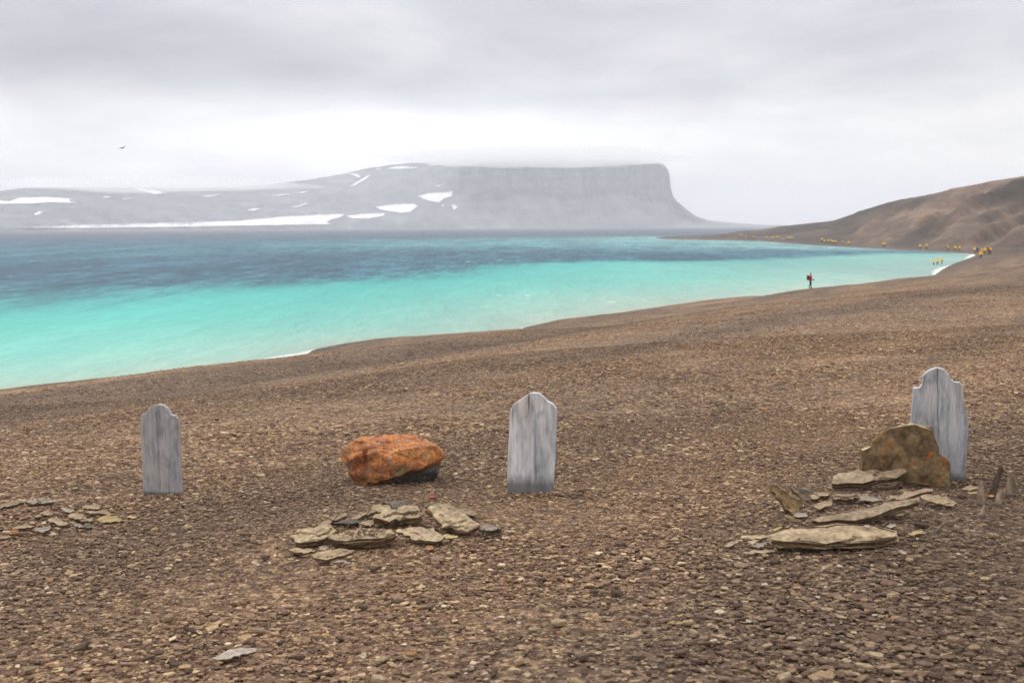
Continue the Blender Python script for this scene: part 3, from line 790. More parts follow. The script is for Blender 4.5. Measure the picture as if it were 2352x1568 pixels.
    cdt = mg.delaunay_2d_cdt([Vector(p) for p in rim] + [Vector(p) for p in gp], [(j, (j + 1) % mm) for j in range(mm)], [], 1, 1e-5)
    sd_ = rg.uniform(0, 50); base_i = len(V)
    # beds that have flaked away along a broken line
    flakes = []
    for _ in range(3):
        an_ = rg.uniform(0, 2 * PI); dr_ = np.array([math.cos(an_), math.sin(an_)])
        pr_ = (rim - c0) @ dr_
        flakes.append((dr_, np.quantile(pr_, rg.uniform(.62, .9)) * rg.uniform(.35, .9), rg.uniform(.10, .24) * th))
    def flake(x_, y_):
        h_ = 0.
        for dr_, d_, dp_ in flakes:
            q_ = (x_ - c0[0]) * dr_[0] + (y_ - c0[1]) * dr_[1] + mn.noise(Vector((x_ * 16, y_ * 16, d_ * 90))) * size * .10
            if q_ > d_: h_ -= dp_
        return max(h_, -.34 * th)
    if tilt < 40:
        for j in range(mm):
            hj = flake(*pts[0][j][:2]); V[j] = V[j] + np.array([0, 0, hj]); V[mm + j] = V[mm + j] + np.array([0, 0, hj])
    for j, vv in enumerate(cdt[0]):
        if j < mm: hgt = V[j][2]
        else:
            pv_ = Vector((vv.x, vv.y, sd_))
            stp = mn.noise(Vector((vv.x * 7 / max(size, .12), vv.y * 7 / max(size, .12), sd_)))
            hgt = (mn.fractal(pv_ * 14, 1, 2, 4) * .008 + (round(stp * 2.2) / 2.2) * .004 * rough) * min(1, th / .035) * min(1, size / .25) + (flake(vv.x, vv.y) if tilt < 40 else 0)
        V.append(np.array([vv.x, vv.y, hgt]))
    topf = [tuple(base_i + i for i in f) for f in cdt[2]]
    n_side = len(faces)
    # share the rim with the sides
    topf = [tuple((i - base_i) if i - base_i < mm else i for i in f) for f in topf]
    area = sum(out[i][0] * out[(i + 1) % mm][1] - out[(i + 1) % mm][0] * out[i][1] for i in range(mm))
    if area > 0: faces = [tuple(reversed(f)) for f in faces]
    faces += topf
    o = mesh_obj(name, V, faces, mat)
    mw = Matrix.Identity(4)
    for i in range(3): mw[i][0], mw[i][1], mw[i][2], mw[i][3] = ex[i], ey[i], n[i], cen[i]
    o.matrix_world = mw
    if label: tag(o, label, cat, group)
    return o, (cen, n)

GM, GR, GL = 'stones heaped in front of the orange boulder', 'stones of the heap by the standing stone', 'stones of the small heap beside the narrow headboard'
T = lambda *a: list(a)
# heap in the middle
slab('flat_stone', T((1030, 150), (1150, 136), (1280, 148), (1420, 203), (1400, 216), (1300, 185), (1130, 200), (1090, 168)), (1250, 250), 40, c5, SL['dark'], 'dark thin slab at the very back of the middle stone heap', group=GM, tilt=14)
slab('flat_stone', T((935, 207), (960, 175), (1060, 161), (1112, 168), (1122, 215), (1000, 250)), (1020, 290), 30, c5, SL['tan'], 'small pale block wedged behind the lichen-edged slab', group=GM, tilt=16)
slab('flat_stone', T((1460, 178), (1560, 158), (1700, 185), (1850, 208), (1932, 245), (1900, 264), (1800, 262), (1640, 235)), (1870, 300), 42, c5, SL['brown'], 'brown slab tucked behind the white-streaked slab', group=GM, tilt=16, roll=-3)
slab('flat_stone', T((420, 362), (560, 290), (680, 238), (697, 262), (600, 312), (470, 366)), (560, 372), 42, c5, SL['brown'], 'thin tilted slab at the left back of the middle stone heap', group=GM, tilt=20, roll=8)
slab('flat_stone', T((730, 298), (850, 233), (960, 203), (972, 228), (850, 282), (770, 308)), (850, 330), 36, c5, SL['brown'], 'narrow slab on edge, pointing at the lichen-edged slab', group=GM, tilt=22, roll=8)
slab('flat_stone', T((560, 345), (700, 316), (900, 308), (910, 326), (760, 348), (640, 354)), (720, 378), 28, c5, SL['dark'], 'dark sliver of stone behind the gravel-covered slab', group=GM, tilt=12)
slab('flat_stone', T((935, 280), (960, 250), (1090, 203), (1240, 176), (1310, 178), (1400, 215), (1425, 240), (1370, 272), (1200, 302), (1050, 304)), (1150, 384), 82, c5, SL['lich'], 'thick brown slab with orange lichen on its right edge', group=GM, tilt=15)
slab('flat_stone', T((810, 350), (900, 325), (955, 330), (965, 355), (880, 372)), (880, 390), 14, c5, SL['tan'], 'small pale wedge under the lichen-edged slab', group=GM, tilt=12)
slab('flat_stone', T((1450, 212), (1480, 178), (1620, 200), (1760, 240), (1860, 290), (1955, 355), (1930, 385), (1840, 422), (1750, 397), (1610, 377), (1560, 310), (1500, 250)), (1750, 465), 58, c5, SL['white'], 'large tilted slab with a white streak, at the right of its heap', group=GM, tilt=22, roll=-6)
slab('flat_stone', T((160, 455), (300, 395), (440, 368), (540, 360), (612, 398), (560, 432), (420, 497), (330, 512), (200, 517)), (280, 572), 56, c5, SL['tan'], 'pale sloping slab at the left end of the middle stone heap', group=GM, tilt=15, roll=4)
_, TOP2 = slab('flat_stone', T((515, 470), (600, 425), (680, 400), (950, 383), (1120, 413), (1162, 440), (1060, 472), (900, 484), (700, 492), (590, 492)), (780, 583), 92, c5, SL['brown'], 'thick slab with gravel scattered on its top', group=GM, tilt=9, layers=4)
slab('flat_stone', T((1165, 400), (1190, 386), (1400, 388), (1520, 390), (1570, 430), (1607, 475), (1590, 510), (1480, 517), (1400, 502), (1250, 452)), (1450, 545), 34, c5, SL['white'], 'flat pale slab split along its front, right of the gravel-covered slab', group=GM, tilt=15)
slab('stone', T((1940, 400), (1990, 360), (2090, 353), (2157, 375), (2120, 402), (2040, 422), (1970, 417)), (2040, 464), 42, c5, SL['grey'], 'rounded grey stone at the right end of the middle stone heap', 'stone', GM, tilt=14)
slab('stone', T((1595, 465), (1640, 450), (1745, 465), (1735, 485), (1640, 492)), (1660, 502), 10, c5, SL['yellow'], 'small yellow flake under the white-streaked slab', 'stone', GM, tilt=6)
slab('flat_stone', T((370, 650), (500, 605), (690, 588), (772, 590), (755, 620), (620, 657), (510, 682), (440, 674)), (520, 714), 32, c5, SL['tan'], 'pale flat slab lying in front of the gravel-covered slab', group=GM, tilt=12)
slab('flat_stone', T((155, 600), (220, 583), (330, 588), (422, 592), (400, 614), (300, 627), (200, 620)), (280, 650), 24, c5, SL['tan'], 'small thin slab at the front left corner of the middle heap', group=GM, tilt=9)
slab('stone', T((430, 600), (460, 558), (510, 554), (537, 580), (500, 607)), (480, 618), 14, c5, SL['brown'], 'little brown stone between the two front slabs', 'stone', GM, tilt=16)
slab('stone', T((1440, 585), (1460, 557), (1510, 563), (1522, 590), (1470, 602)), (1480, 612), 12, c5, SL['rust'], 'small rust orange stone in front of the split slab', 'stone', GM, tilt=18)
slab('stone', T((1465, 100), (1490, 85), (1535, 89), (1547, 103), (1500, 111)), (1500, 119), 9, c5, SL['red'], 'small dark red pebble behind the middle stone heap', 'stone', GM, tilt=8)
slab('stone', T((545, 718), (650, 693), (690, 700), (742, 728), (650, 714)), (650, 730), 8, c5, SL['grey'], 'thin grey shard in front of the pale flat slab', 'stone', GM, tilt=6)

# heap on the right
slab('flat_stone', T((690, 290), (760, 276), (847, 280), (842, 299), (760, 313), (700, 317)), (760, 356), 40, c6, SL['brown'], 'square brown block left of the ochre-stained block', group=GR, tilt=12)
slab('flat_stone', T((860, 298), (960, 283), (1062, 293), (1062, 313), (960, 320), (870, 320)), (950, 364), 44, c6, SL['lich'], 'ochre-stained block under the topmost spotted slab', group=GR, tilt=10)
slab('flat_stone', T((1255, 325), (1400, 290), (1520, 260), (1642, 246), (1642, 264), (1500, 300), (1330, 334)), (1450, 328), 24, c6, SL['brown'], 'long narrow slab edge in front of the standing stone', group=GR, tilt=10, roll=5)
slab('flat_stone', T((1065, 310), (1110, 296), (1180, 312), (1262, 345), (1180, 352), (1080, 337)), (1150, 364), 14, c6, SL['grey'], 'grey flake right of the ochre-stained block', group=GR, tilt=10)
slab('flat_stone', T((848, 200), (870, 150), (1000, 110), (1200, 85), (1430, 72), (1455, 100), (1300, 160), (1100, 212), (1000, 202), (900, 207)), (980, 268), 58, c6, SL['lich'], 'pinkish grey slab with orange spots leaning against the standing stone', group=GR, tilt=23, roll=7)
slab('flat_stone', T((705, 395), (760, 355), (840, 338), (864, 345), (860, 377), (780, 404)), (790, 418), 12, c6, SL['tan'], 'small tilted flake left of the long middle slab', group=GR, tilt=18)
slab('flat_stone', T((690, 480), (760, 455), (1000, 428), (1150, 398), (1300, 343), (1540, 308), (1538, 337), (1380, 384), (1240, 444), (1160, 464), (900, 484), (760, 502)), (960, 524), 44, c6, SL['brown'], 'long brown slab behind the big front slab of the right heap', group=GR, tilt=12, roll=5)
slab('flat_stone', T((1548, 300), (1600, 287), (1750, 310), (1837, 365), (1800, 380), (1680, 362), (1600, 342)), (1720, 398), 22, c6, SL['tan'], 'pale tilted slab below the foot of the tallest headboard', group=GR, tilt=14, roll=-5)
_, TOPA = slab('flat_stone', T((375, 600), (520, 560), (700, 535), (900, 510), (1080, 507), (1250, 530), (1383, 570), (1372, 602), (1200, 642), (1000, 652), (900, 642), (700, 657), (480, 647), (390, 632)), (850, 722), 76, c6, SL['tan'], 'largest slab, flat and layered, at the front of the right heap', group=GR, tilt=9, layers=5, rough=1.5)
slab('stone', T((1105, 545), (1122, 528), (1155, 529), (1152, 548)), (1130, 551), 8, c6, SL['pale'], 'white pebble lying on the largest front slab', 'pebble', None, tilt=9, on=TOPA)
slab('stone', T((1340, 440), (1380, 424), (1442, 431), (1422, 453), (1370, 460)), (1390, 467), 8, c6, SL['yellow'], 'tan flat stone right of the long brown slab', 'stone', GR, tilt=8)
slab('stone', T((1450, 600), (1520, 571), (1577, 574), (1560, 596), (1480, 611)), (1500, 620), 9, c6, SL['yellow'], 'ochre flat stone right of the largest front slab', 'stone', GR, tilt=10)
slab('stone', T((1280, 535), (1350, 517), (1367, 540), (1310, 553)), (1320, 560), 10, c6, SL['grey'], 'grey stone behind the right end of the largest slab', 'stone', GR, tilt=10)
slab('flat_stone', T((120, 630), (240, 610), (382, 604), (360, 626), (240, 641)), (240, 648), 12, c6, SL['tan'], 'thin slab on the left of the largest front slab, uppermost of four', group=GR, tilt=8)
slab('stone', T((200, 662), (260, 640), (302, 650), (250, 682)), (250, 690), 10, c6, SL['tan'], 'second of four thin flakes left of the largest front slab', 'stone', GR, tilt=10)
slab('stone', T((230, 692), (330, 660), (372, 665), (300, 712)), (300, 718), 10, c6, SL['grey'], 'third of four thin flakes left of the largest front slab', 'stone', GR, tilt=10)
slab('stone', T((170, 742), (300, 725), (402, 721), (380, 740), (220, 754)), (280, 760), 8, c6, SL['tan'], 'lowest of four thin flakes left of the largest front slab', 'stone', GR, tilt=6)
slab('stone', T((20, 690), (80, 655), (132, 665), (60, 702)), (70, 708), 9, c6, SL['brown'], 'brown flake furthest left in the right heap', 'stone', GR, tilt=8)
slab('stone', T((400, 562), (470, 538), (467, 556), (420, 577)), (430, 582), 8, c6, SL['yellow'], 'small ochre flake above the left end of the largest slab', 'stone', GR, tilt=8)
slab('stone', T((560, 452), (600, 431), (672, 440), (667, 467), (600, 470)), (610, 478), 10, c6, SL['grey'], 'small pinkish stone at the foot of the splintered slab', 'stone', GR, tilt=10)
slab('stone', T((1375, 737), (1400, 720), (1447, 750), (1420, 759)), (1410, 764), 8, c6, SL['grey'], 'small grey flake before the right end of the largest slab', 'stone', GR, tilt=8)
slab('flat_stone', T((375, 222), (440, 224), (520, 280), (642, 350), (637, 387), (612, 430), (552, 455), (500, 402), (430, 312)), (560, 452), 50, c6, SL['splint'], 'splintered ochre slab leaning outward at the left of the right heap', group=GR, tilt=58, thin=.045, layers=4, rough=.7)
slab('flat_stone', T((545, 243), (620, 243), (722, 268), (690, 350), (640, 345), (590, 290)), (660, 350), 40, c6, SL['grey'], 'grey upright flake behind the splintered slab', group=GR, tilt=52, thin=.03, rough=.6)
slab('standing_stone', T((172, 860), (178, 715), (240, 690), (250, 640), (310, 590), (380, 550), (480, 535), (560, 520), (620, 545), (690, 565), (705, 610), (745, 700), (740, 735), (790, 770), (820, 800), (826, 995), (740, 985), (680, 975), (600, 965), (500, 960), (400, 940), (250, 900)), (790, 975), 50, c4, SL['olive'], 'olive brown upright stone with orange lichen in front of the tallest headboard', 'standing stone', None, tilt=89, thin=.09, layers=4, rough=.75, ragged=.009)

# small heap on the left
for i, (tp, ct, th, mt, lb, tl) in enumerate([
    (T((390, 232), (470, 185), (640, 172), (780, 185), (862, 235), (760, 250), (640, 262), (480, 262)), (560, 322), 48, 'grey', 'grey flat slab at the back of the small left heap', 10),
    (T((-150, 330), (0, 290), (200, 250), (380, 235), (385, 262), (200, 310), (0, 350), (-150, 372)), (80, 385), 28, 'brown', 'long low slab cut off at the picture edge', 8),
    (T((1290, 350), (1400, 305), (1560, 288), (1602, 340), (1590, 360), (1400, 362)), (1480, 385), 18, 'brown', 'brown slab highest at the right of the small left heap', 10),
    (T((1350, 425), (1480, 398), (1720, 400), (1850, 462), (1700, 440), (1500, 440)), (1600, 478), 28, 'tan', 'thin dark-edged slab above the yellow slab', 10),
    (T((960, 350), (1060, 338), (1192, 400), (1120, 425), (1000, 400)), (1080, 432), 14, 'grey', 'grey flake in the middle of the small left heap', 10),
    (T((1080, 465), (1140, 430), (1250, 432), (1400, 500), (1502, 545), (1440, 560), (1250, 530), (1120, 500)), (1350, 606), 40, 'brown', 'thick brown slab left of the yellow slab', 14),
    (T((1500, 540), (1600, 490), (1760, 463), (1880, 490), (1957, 540), (1900, 570), (1760, 585), (1600, 565)), (1720, 600), 16, 'yellow', 'yellow slab at the right end of the small left heap', 12),
    (T((770, 510), (820, 500), (950, 512), (1087, 600), (1000, 635), (880, 600), (780, 560)), (960, 662), 28, 'lich', 'orange-stained slab in the small left heap', 14),
    (T((480, 700), (600, 660), (820, 625), (800, 690), (700, 745), (560, 720)), (680, 780), 26, 'grey', 'grey three-cornered stone at the front of the small left heap', 14),
    (T((160, 680), (260, 640), (420, 613), (552, 650), (480, 668), (300, 680)), (350, 705), 22, 'tan', 'pale slab left of the three-cornered grey stone', 10),
    (T((530, 485), (640, 440), (670, 480), (600, 500)), (600, 510), 10, 'tan', 'small pale flake left of the orange-stained slab', 9),
    (T((650, 440), (720, 414), (865, 440), (760, 468)), (750, 478), 10, 'tan', 'small tan flake above the orange-stained slab', 9),
    (T((1100, 580), (1140, 560), (1280, 600), (1342, 665), (1260, 668), (1180, 630)), (1260, 684), 14, 'grey', 'narrow grey flake below the thick brown slab', 12),
    (T((1335, 625), (1380, 588), (1440, 592), (1477, 650), (1420, 668), (1360, 655)), (1420, 694), 22, 'dark', 'dark rounded stone below the yellow slab', 14),
    (T((120, 740), (200, 702), (312, 715), (290, 750), (180, 762)), (230, 795), 26, 'rust', 'rusty stone low on the left of the small heap', 12),
    (T((-60, 820), (60, 785), (212, 800), (120, 835), (-40, 845)), (80, 860), 18, 'brown', 'brown slab lowest on the left of the small heap', 9),
    (T((450, 592), (520, 563), (592, 572), (540, 600)), (520, 612), 10, 'tan', 'small pale stone above the three-cornered grey stone', 9),
    (T((850, 672), (900, 655), (987, 672), (930, 694)), (920, 704), 9, 'tan', 'small yellow flake below the orange-stained slab', 8),
    (T((2020, 490), (2100, 463), (2192, 505), (2110, 520)), (2110, 528), 10, 'yellow', 'lone yellow flake right of the small left heap', 9)]):
    slab('flat_stone', tp, ct, th * 1.5, c7, SL[mt], lb, group=GL, tilt=tl + 4)
slab('flat_stone', T((250, 1300), (420, 1222), (560, 1206), (668, 1214), (660, 1240), (500, 1278), (380, 1304)), (400, 1316), 14, c8, SL['pale'], 'long pale grey stone lying alone in the foreground shingle', 'stone', None, tilt=6, roll=3)
slab('stone', T((1590, 1280), (1630, 1262), (1677, 1280), (1640, 1308)), (1630, 1314), 9, c8, SL['pale'], 'small chalky stone alone in the foreground shingle', 'stone', None, tilt=12)

# ------------------------------------------------------------------ orange boulder
def boulder():
    conv = lambda p: ((860 + p[0] * .17857) * K, (1140 + p[1] * .17857) * K)
    outl = [conv(p) for p in [(345, 545), (400, 480), (480, 385), (640, 285), (720, 270), (900, 262), (1050, 240), (1250, 240), (1480, 258), (1640, 285), (1740, 330), (1880, 420), (1950, 520), (1945, 590), (1905, 680), (1860, 780), (1840, 880), (1750, 930), (1500, 980), (1200, 1005), (850, 1020), (640, 1000), (540, 940), (480, 850), (470, 700), (400, 640)]]
    base = hit(*conv((1150, 1010)))
    y0 = base[1] + .22
    pc = np.array(conv((1150, 660)))
    m2 = y0 / F
    th = np.array([math.atan2(-(p[1] - pc[1]), p[0] - pc[0]) for p in outl]); rd = np.array([math.hypot(p[0] - pc[0], p[1] - pc[1]) * m2 for p in outl])
    o_ = np.argsort(th); th, rd = th[o_], rd[o_]
    th = np.concatenate([th - 2 * PI, th, th + 2 * PI]); rd = np.tile(rd, 3)
    bm = bmesh.new(); bmesh.ops.create_icosphere(bm, subdivisions=6, radius=1.0)
    from mathutils import noise as mn
    V = np.array([v.co[:] for v in bm.verts])
    ang = np.arctan2(V[:, 2], V[:, 0]); r0 = np.interp(ang, th, rd)
    rho = np.hypot(V[:, 0], V[:, 2])
    prof = np.power(rho, .48)                                # fuller than a ball
    Q = np.stack([np.cos(ang) * r0 * prof, np.sign(V[:, 1]) * np.abs(V[:, 1]) ** .8 * .24, np.sin(ang) * r0 * prof], -1)
    # big fracture faces
    for n_, d_ in (((-.80, -.58, .12), .315), ((.2, -.92, -.36), .195), ((0.12, -.80, .58), .215), ((.66, -.72, .2), .285), ((-.22, -.96, -.18), .195), ((-.42, -.62, .66), .245), ((.5, .3, .8), .28), ((-.3, .5, -.6), .28), ((.02, -.25, .97), .168), ((-.55, -.7, -.45), .235), ((.35, -.88, .3), .218)):
        n_ = np.array(n_); n_ /= np.linalg.norm(n_)
        e = Q @ n_ - d_
        Q -= np.where(e > 0, e * .95, 0)[:, None] * n_
    sgc = .17857 * K * m2
    front = np.clip(-V[:, 1] * 3, 0, 1)
    nz_ = np.array([mn.noise(Vector(q_) * 9) for q_ in Q])
    # overhang above the bare lower right face, and the dent behind the knob on the left
    Q[:, 1] += ss(.088, .108, .32 * Q[:, 0] - Q[:, 2] + .022 * nz_) * .055 * front
    x1_, z1_, x2_, z2_ = (690 - 1150) * sgc, -(330 - 660) * sgc, (800 - 1150) * sgc, -(720 - 660) * sgc
    tt2 = np.clip(((Q[:, 0] - x1_) * (x2_ - x1_) + (Q[:, 2] - z1_) * (z2_ - z1_)) / ((x2_ - x1_) ** 2 + (z2_ - z1_) ** 2), 0, 1)
    dg_ = np.hypot(Q[:, 0] - x1_ - tt2 * (x2_ - x1_), Q[:, 2] - z1_ - tt2 * (z2_ - z1_)) + .012 * nz_
    Q[:, 1] += np.exp(-(dg_ / .032) ** 2) * .045 * front
    Q[:, 1] += ss(.02, .05, -.55 * Q[:, 0] + Q[:, 2] - .07 + .03 * nz_) * .03 * front
    for i, v in enumerate(bm.verts):
        p = Vector(Q[i]); nv = Vector(V[i])
        w_ = p + mn.noise_vector(p * 6) * .035
        c_ = mn.voronoi(w_ * 8.5)[0]
        ch = (mn.cell(w_ * 8.0) - .5) * .014
        h = mn.fractal(p * 6, 1.0, 2.0, 5) * .007 + min(c_[1] - c_[0], .25) * .055 - .010 + ch * 0 + mn.noise(p * 34) * .002 + mn.noise(p * 15) * .004
        v.co = p + nv * h
    me = bpy.data.meshes.new('boulder'); bm.to_mesh(me); bm.free()
    me.polygons.foreach_set('use_smooth', [True] * len(me.polygons))
    mt, b, N, L = M('orange lichen boulder')
    v = N('ShaderNodeTexCoord').outputs['Object']
    a1 = noise(N, L, v, 6, 7, .72, .8); a2 = noise(N, L, v, 17, 6, .7, .6); a3 = noise(N, L, v, 60, 4, .6); a4 = noise(N, L, v, 3.2, 5, .6, 1.0)
    rock = rmp(N, L, a2, [(.35, (.050, .046, .046)), (.65, (.21, .185, .155))])
    lic = rmp(N, L, a1, [(.33, (.17, .056, .028)), (.42, (.31, .095, .03)), (.48, (.42, .19, .10)), (.53, (.50, .15, .018)), (.59, (.50, .26, .12)), (.66, (.50, .21, .02))])
    lic = mixc(N, L, 1.0, lic, rmp(N, L, a3, [(.32, (.55, .52, .5)), (.68, (1.3, 1.3, 1.3))]), 'MULTIPLY')
    olive = rmp(N, L, a2, [(.4, (.13, .09, .045)), (.6, (.30, .22, .13))])
    c = mixc(N, L, rmp(N, L, a4, [(.52, (0, 0, 0)), (.62, (1, 1, 1))]), lic, olive)
    c = mixc(N, L, rmp(N, L, a2, [(.585, (0, 0, 0)), (.63, (1, 1, 1))]), c, (.30, .245, .19))
    c = mixc(N, L, rmp(N, L, noise(N, L, v, 11, 5, .7, .5), [(.64, (0, 0, 0)), (.70, (1, 1, 1))]), c, rock)
    # the lower right face carries no lichen
    sx = N('ShaderNodeSeparateXYZ'); L(v, sx.inputs[0])
    ln = math_(N, L, 'ADD', math_(N, L, 'ADD', math_(N, L, 'MULTIPLY', sx.outputs[0], .32), math_(N, L, 'MULTIPLY', sx.outputs[2], -1.0)), math_(N, L, 'MULTIPLY', a2, .16))
    c = mixc(N, L, rmp(N, L, ln, [(.178, (0, 0, 0)), (.205, (1, 1, 1))]), c, mixc(N, L, 1.0, rock, (.6, .6, .62), 'MULTIPLY'))
    L(c, b.inputs['Base Color'])
    bn = bump(N, L, b, a2, .9, .02); bump(N, L, b, a3, .6, .006, bn)
    me.materials.append(mt)
    o = bpy.data.objects.new('boulder', me); COL.objects.link(o)
    o.location = at_y(pc[0], pc[1], y0)
    tag(o, 'orange lichen-covered boulder between two wooden headboards', 'boulder')
boulder()

# ------------------------------------------------------------------ weathered stakes and driftwood
stake_d = wood_material('dark weathered stake', (.05, .033, .023), (.09, .060, .042), (.16, .115, .08), .1, .01, 2.2)
stake_g = wood_material('grey brown weathered stake', (.11, .076, .046), (.19, .137, .088), (.29, .215, .145), .2, .01, 6.1)
def stick(name, pts, widths, conv, mat, label, cat, depth=.6):
    """bent tapering piece of split wood; pts from foot to tip as seen, standing in the plane of its foot"""
    q = [conv(p) for p in pts]
    g = hit(*q[0]); y = g[1]
    P_ = [at_y(u, v, y + 0.02 * i) for i, (u, v) in enumerate(q)]
    s_ = (conv((100, 0))[0] - conv((0, 0))[0]) / 100 * y / F
    d0 = (P_[0] - P_[1]); d0 /= np.linalg.norm(d0)
    P_ = [P_[0] + d0 * .06] + P_; wd = [widths[0]] + list(widths)
    fine, fw = [], []
    for i in range(len(P_) - 1):
        for j in range(5):
            t = j / 5; fine.append(P_[i] * (1 - t) + P_[i + 1] * t); fw.append(wd[i] * (1 - t) + wd[i + 1] * t)
    fine.append(P_[-1]); fw.append(wd[-1])
    V, Fc = [], []
    ns = 12
    rg = random.Random(len(label) * 31 + int(q[0][0]))
    ph = [rg.uniform(.50, .92) for _ in range(ns)]
    for i, (p, w_) in enumerate(zip(fine, fw)):
        d = fine[min(i + 1, len(fine) - 1)] - fine[max(i - 1, 0)]; d /= np.linalg.norm(d)
        sx_ = np.cross(np.array([0, 1.0, 0]), d); sx_ /= np.linalg.norm(sx_); sy_ = np.cross(d, sx_)
        for j in range(ns):
            a = 2 * PI * j / ns
            ca, sa = math.cos(a), math.sin(a)
            r_ = ph[j] * rg.uniform(.93, 1.07) / max(abs(ca), abs(sa)) ** .6
            e = rg.uniform(-.25, .25) * w_ * s_ * (1.6 if i == len(fine) - 1 else 0)
            V.append(p + sx_ * ca * r_ * w_ * s_ / 2 + sy_ * sa * r_ * w_ * s_ / 2 * depth + d * e)
    for i in range(len(fine) - 1):
        for j in range(ns):
            a = i * ns + j; b_ = i * ns + (j + 1) % ns
            Fc.append((a, b_, b_ + ns, a + ns))
    Fc.append(tuple(range(ns))[::-1]); Fc.append(tuple(range((len(fine) - 1) * ns, len(fine) * ns)))
    o = mesh_obj(name, np.array(V) - g, Fc, mat); o.location = g
    tag(o, label, cat, 'weathered stakes right of the tallest headboard')
stick('wooden_stake', [(1122, 1058), (1160, 940), (1195, 832)], (68, 58, 46), c4, stake_d, 'dark leaning wooden stake, tallest of the stakes', 'stake')
stick('wooden_stake', [(1252, 1052), (1262, 970), (1290, 884)], (72, 78, 66), c4, stake_g, 'grey stake furthest right of the weathered stakes', 'stake')
stick('wooden_stake', [(1058, 1120), (1050, 1040), (1052, 962)], (84, 92, 50), c4, stake_g, 'broad splintered stub left of the dark leaning stake', 'stake')
stick('wooden_stake', [(1180, 1124), (1182, 1070), (1205, 1018)], (62, 70, 58), c4, stake_g, 'short brown stub between the two tall stakes', 'stake')
stick('wooden_stake', [(1062, 1204), (1068, 1160), (1084, 1120)], (58, 56, 48), c4, stake_g, 'smallest stub, lowest of the weathered stakes', 'stake')
stick('driftwood_stick', [(722, 1308), (765, 1262), (800, 1240), (850, 1238), (912, 1200)], (30, 34, 36, 30, 18), c4, stake_g, 'bent driftwood stick lying below the stakes', 'driftwood')
slab('stone', T((905, 995), (960, 965), (1030, 972), (1040, 990), (960, 1005)), (970, 1014), 12, c4, SL['brown'], 'flat brown stone left of the broad splintered stub', 'stone', None, tilt=8)
slab('stone', T((940, 1022), (1010, 1012), (1025, 1026), (960, 1034)), (980, 1042), 8, c4, SL['yellow'], 'thin ochre stone left of the broad splintered stub', 'stone', None, tilt=8)
slab('stone', T((1095, 1045), (1120, 1034), (1150, 1042), (1130, 1056)), (1120, 1062), 10, c4, SL['rust'], 'small rust orange stone at the dark stake\'s foot', 'stone', None, tilt=10)

# ------------------------------------------------------------------ shingle
def chip_mesh(name, seed):
    rg = random.Random(seed)
    n = rg.randint(5, 7)
    an = sorted((i + rg.uniform(-.32, .32)) * 2 * PI / n for i in range(n))
    rad = [rg.uniform(.33, .56) for _ in an]
    low = [(math.cos(a) * r_ * 1.0, math.sin(a) * r_, -.5) for a, r_ in zip(an, rad)]
    mid = [(math.cos(a) * r_ * rg.uniform(.98, 1.06), math.sin(a) * r_ * rg.uniform(.98, 1.06), rg.uniform(.0, .28)) for a, r_ in zip(an, rad)]
    top = [(math.cos(a) * r_ * rg.uniform(.82, .97), math.sin(a) * r_ * rg.uniform(.82, .97), rg.uniform(.36, .55)) for a, r_ in zip(an, rad)]
    V = low + mid + top + [(0, 0, rg.uniform(.45, .6))]
    Fc = []
    for r_ in (0, n):
        for j in range(n): Fc.append((r_ + j, r_ + (j + 1) % n, r_ + n + (j + 1) % n, r_ + n + j))
    for j in range(n): Fc.append((2 * n + j, 2 * n + (j + 1) % n, 3 * n))
    me = bpy.data.meshes.new(name); me.from_pydata(V, [], Fc); me.update()
    return me
chips = bpy.data.collections.new('chip shapes')             # shapes for the shingle; not linked to the scene
for k in range(12):
    me = chip_mesh('chip', 100 + k); me.materials.append(chip_mat)
    chips.objects.link(bpy.data.objects.new('chip_%02d' % k, me))
rs = np.random.default_rng(5)
def scatter(n, y0, y1, size_mu, size_sd, slack):
    # even over the ground between two distances in front of the eye
    y = np.sqrt(rs.uniform(0, 1, n * 2) * (y1 ** 2 - y0 ** 2) + y0 ** 2)
    x = rs.uniform(-1, 1, n * 2) * (.43 * y1 + slack)
    keep = np.abs(x) < .43 * y + slack
    x, y = x[keep][:n], y[keep][:n]
    L_ = size_mu * np.exp(rs.normal(0, size_sd, len(x)))
    return x, y, np.clip(L_, size_mu * .4, size_mu * 3.4)
sets = [scatter(420000, 4.0, 12.5, .0165, .58, 2.7), scatter(180000, 12.5, 24, .021, .5, 2.8), scatter(90000, 20, 46, .027, .42, 1.8), scatter(50000, 36, 90, .034, .4, 2.5), scatter(27000, 4.0, 13, .036, .38, 2.7)]
cx_ = np.concatenate([a for a, _, _ in sets]); cy2 = np.concatenate([b_ for _, b_, _ in sets]); cL = np.concatenate([c_ for _, _, c_ in sets])
cs = shore_s(cx_, cy2)
ok = cs > 1.0
cx_, cy2, cL, cs = cx_[ok], cy2[ok], cL[ok], cs[ok]
czz = hfun(cx_, cy2, cs)
cL = cL * np.clip(1 + .75 * fbm(cx_ / 1.3, cy2 / 1.3, 301, 3), .55, 1.8)
nC = len(cx_)
wr = rs.uniform(.42, .95, nC); tr = np.clip(rs.normal(.115, .04, nC), .05, .25)
czz = czz + rs.uniform(-.3, .5, nC) * np.minimum(cL, .05) * .26 - .003
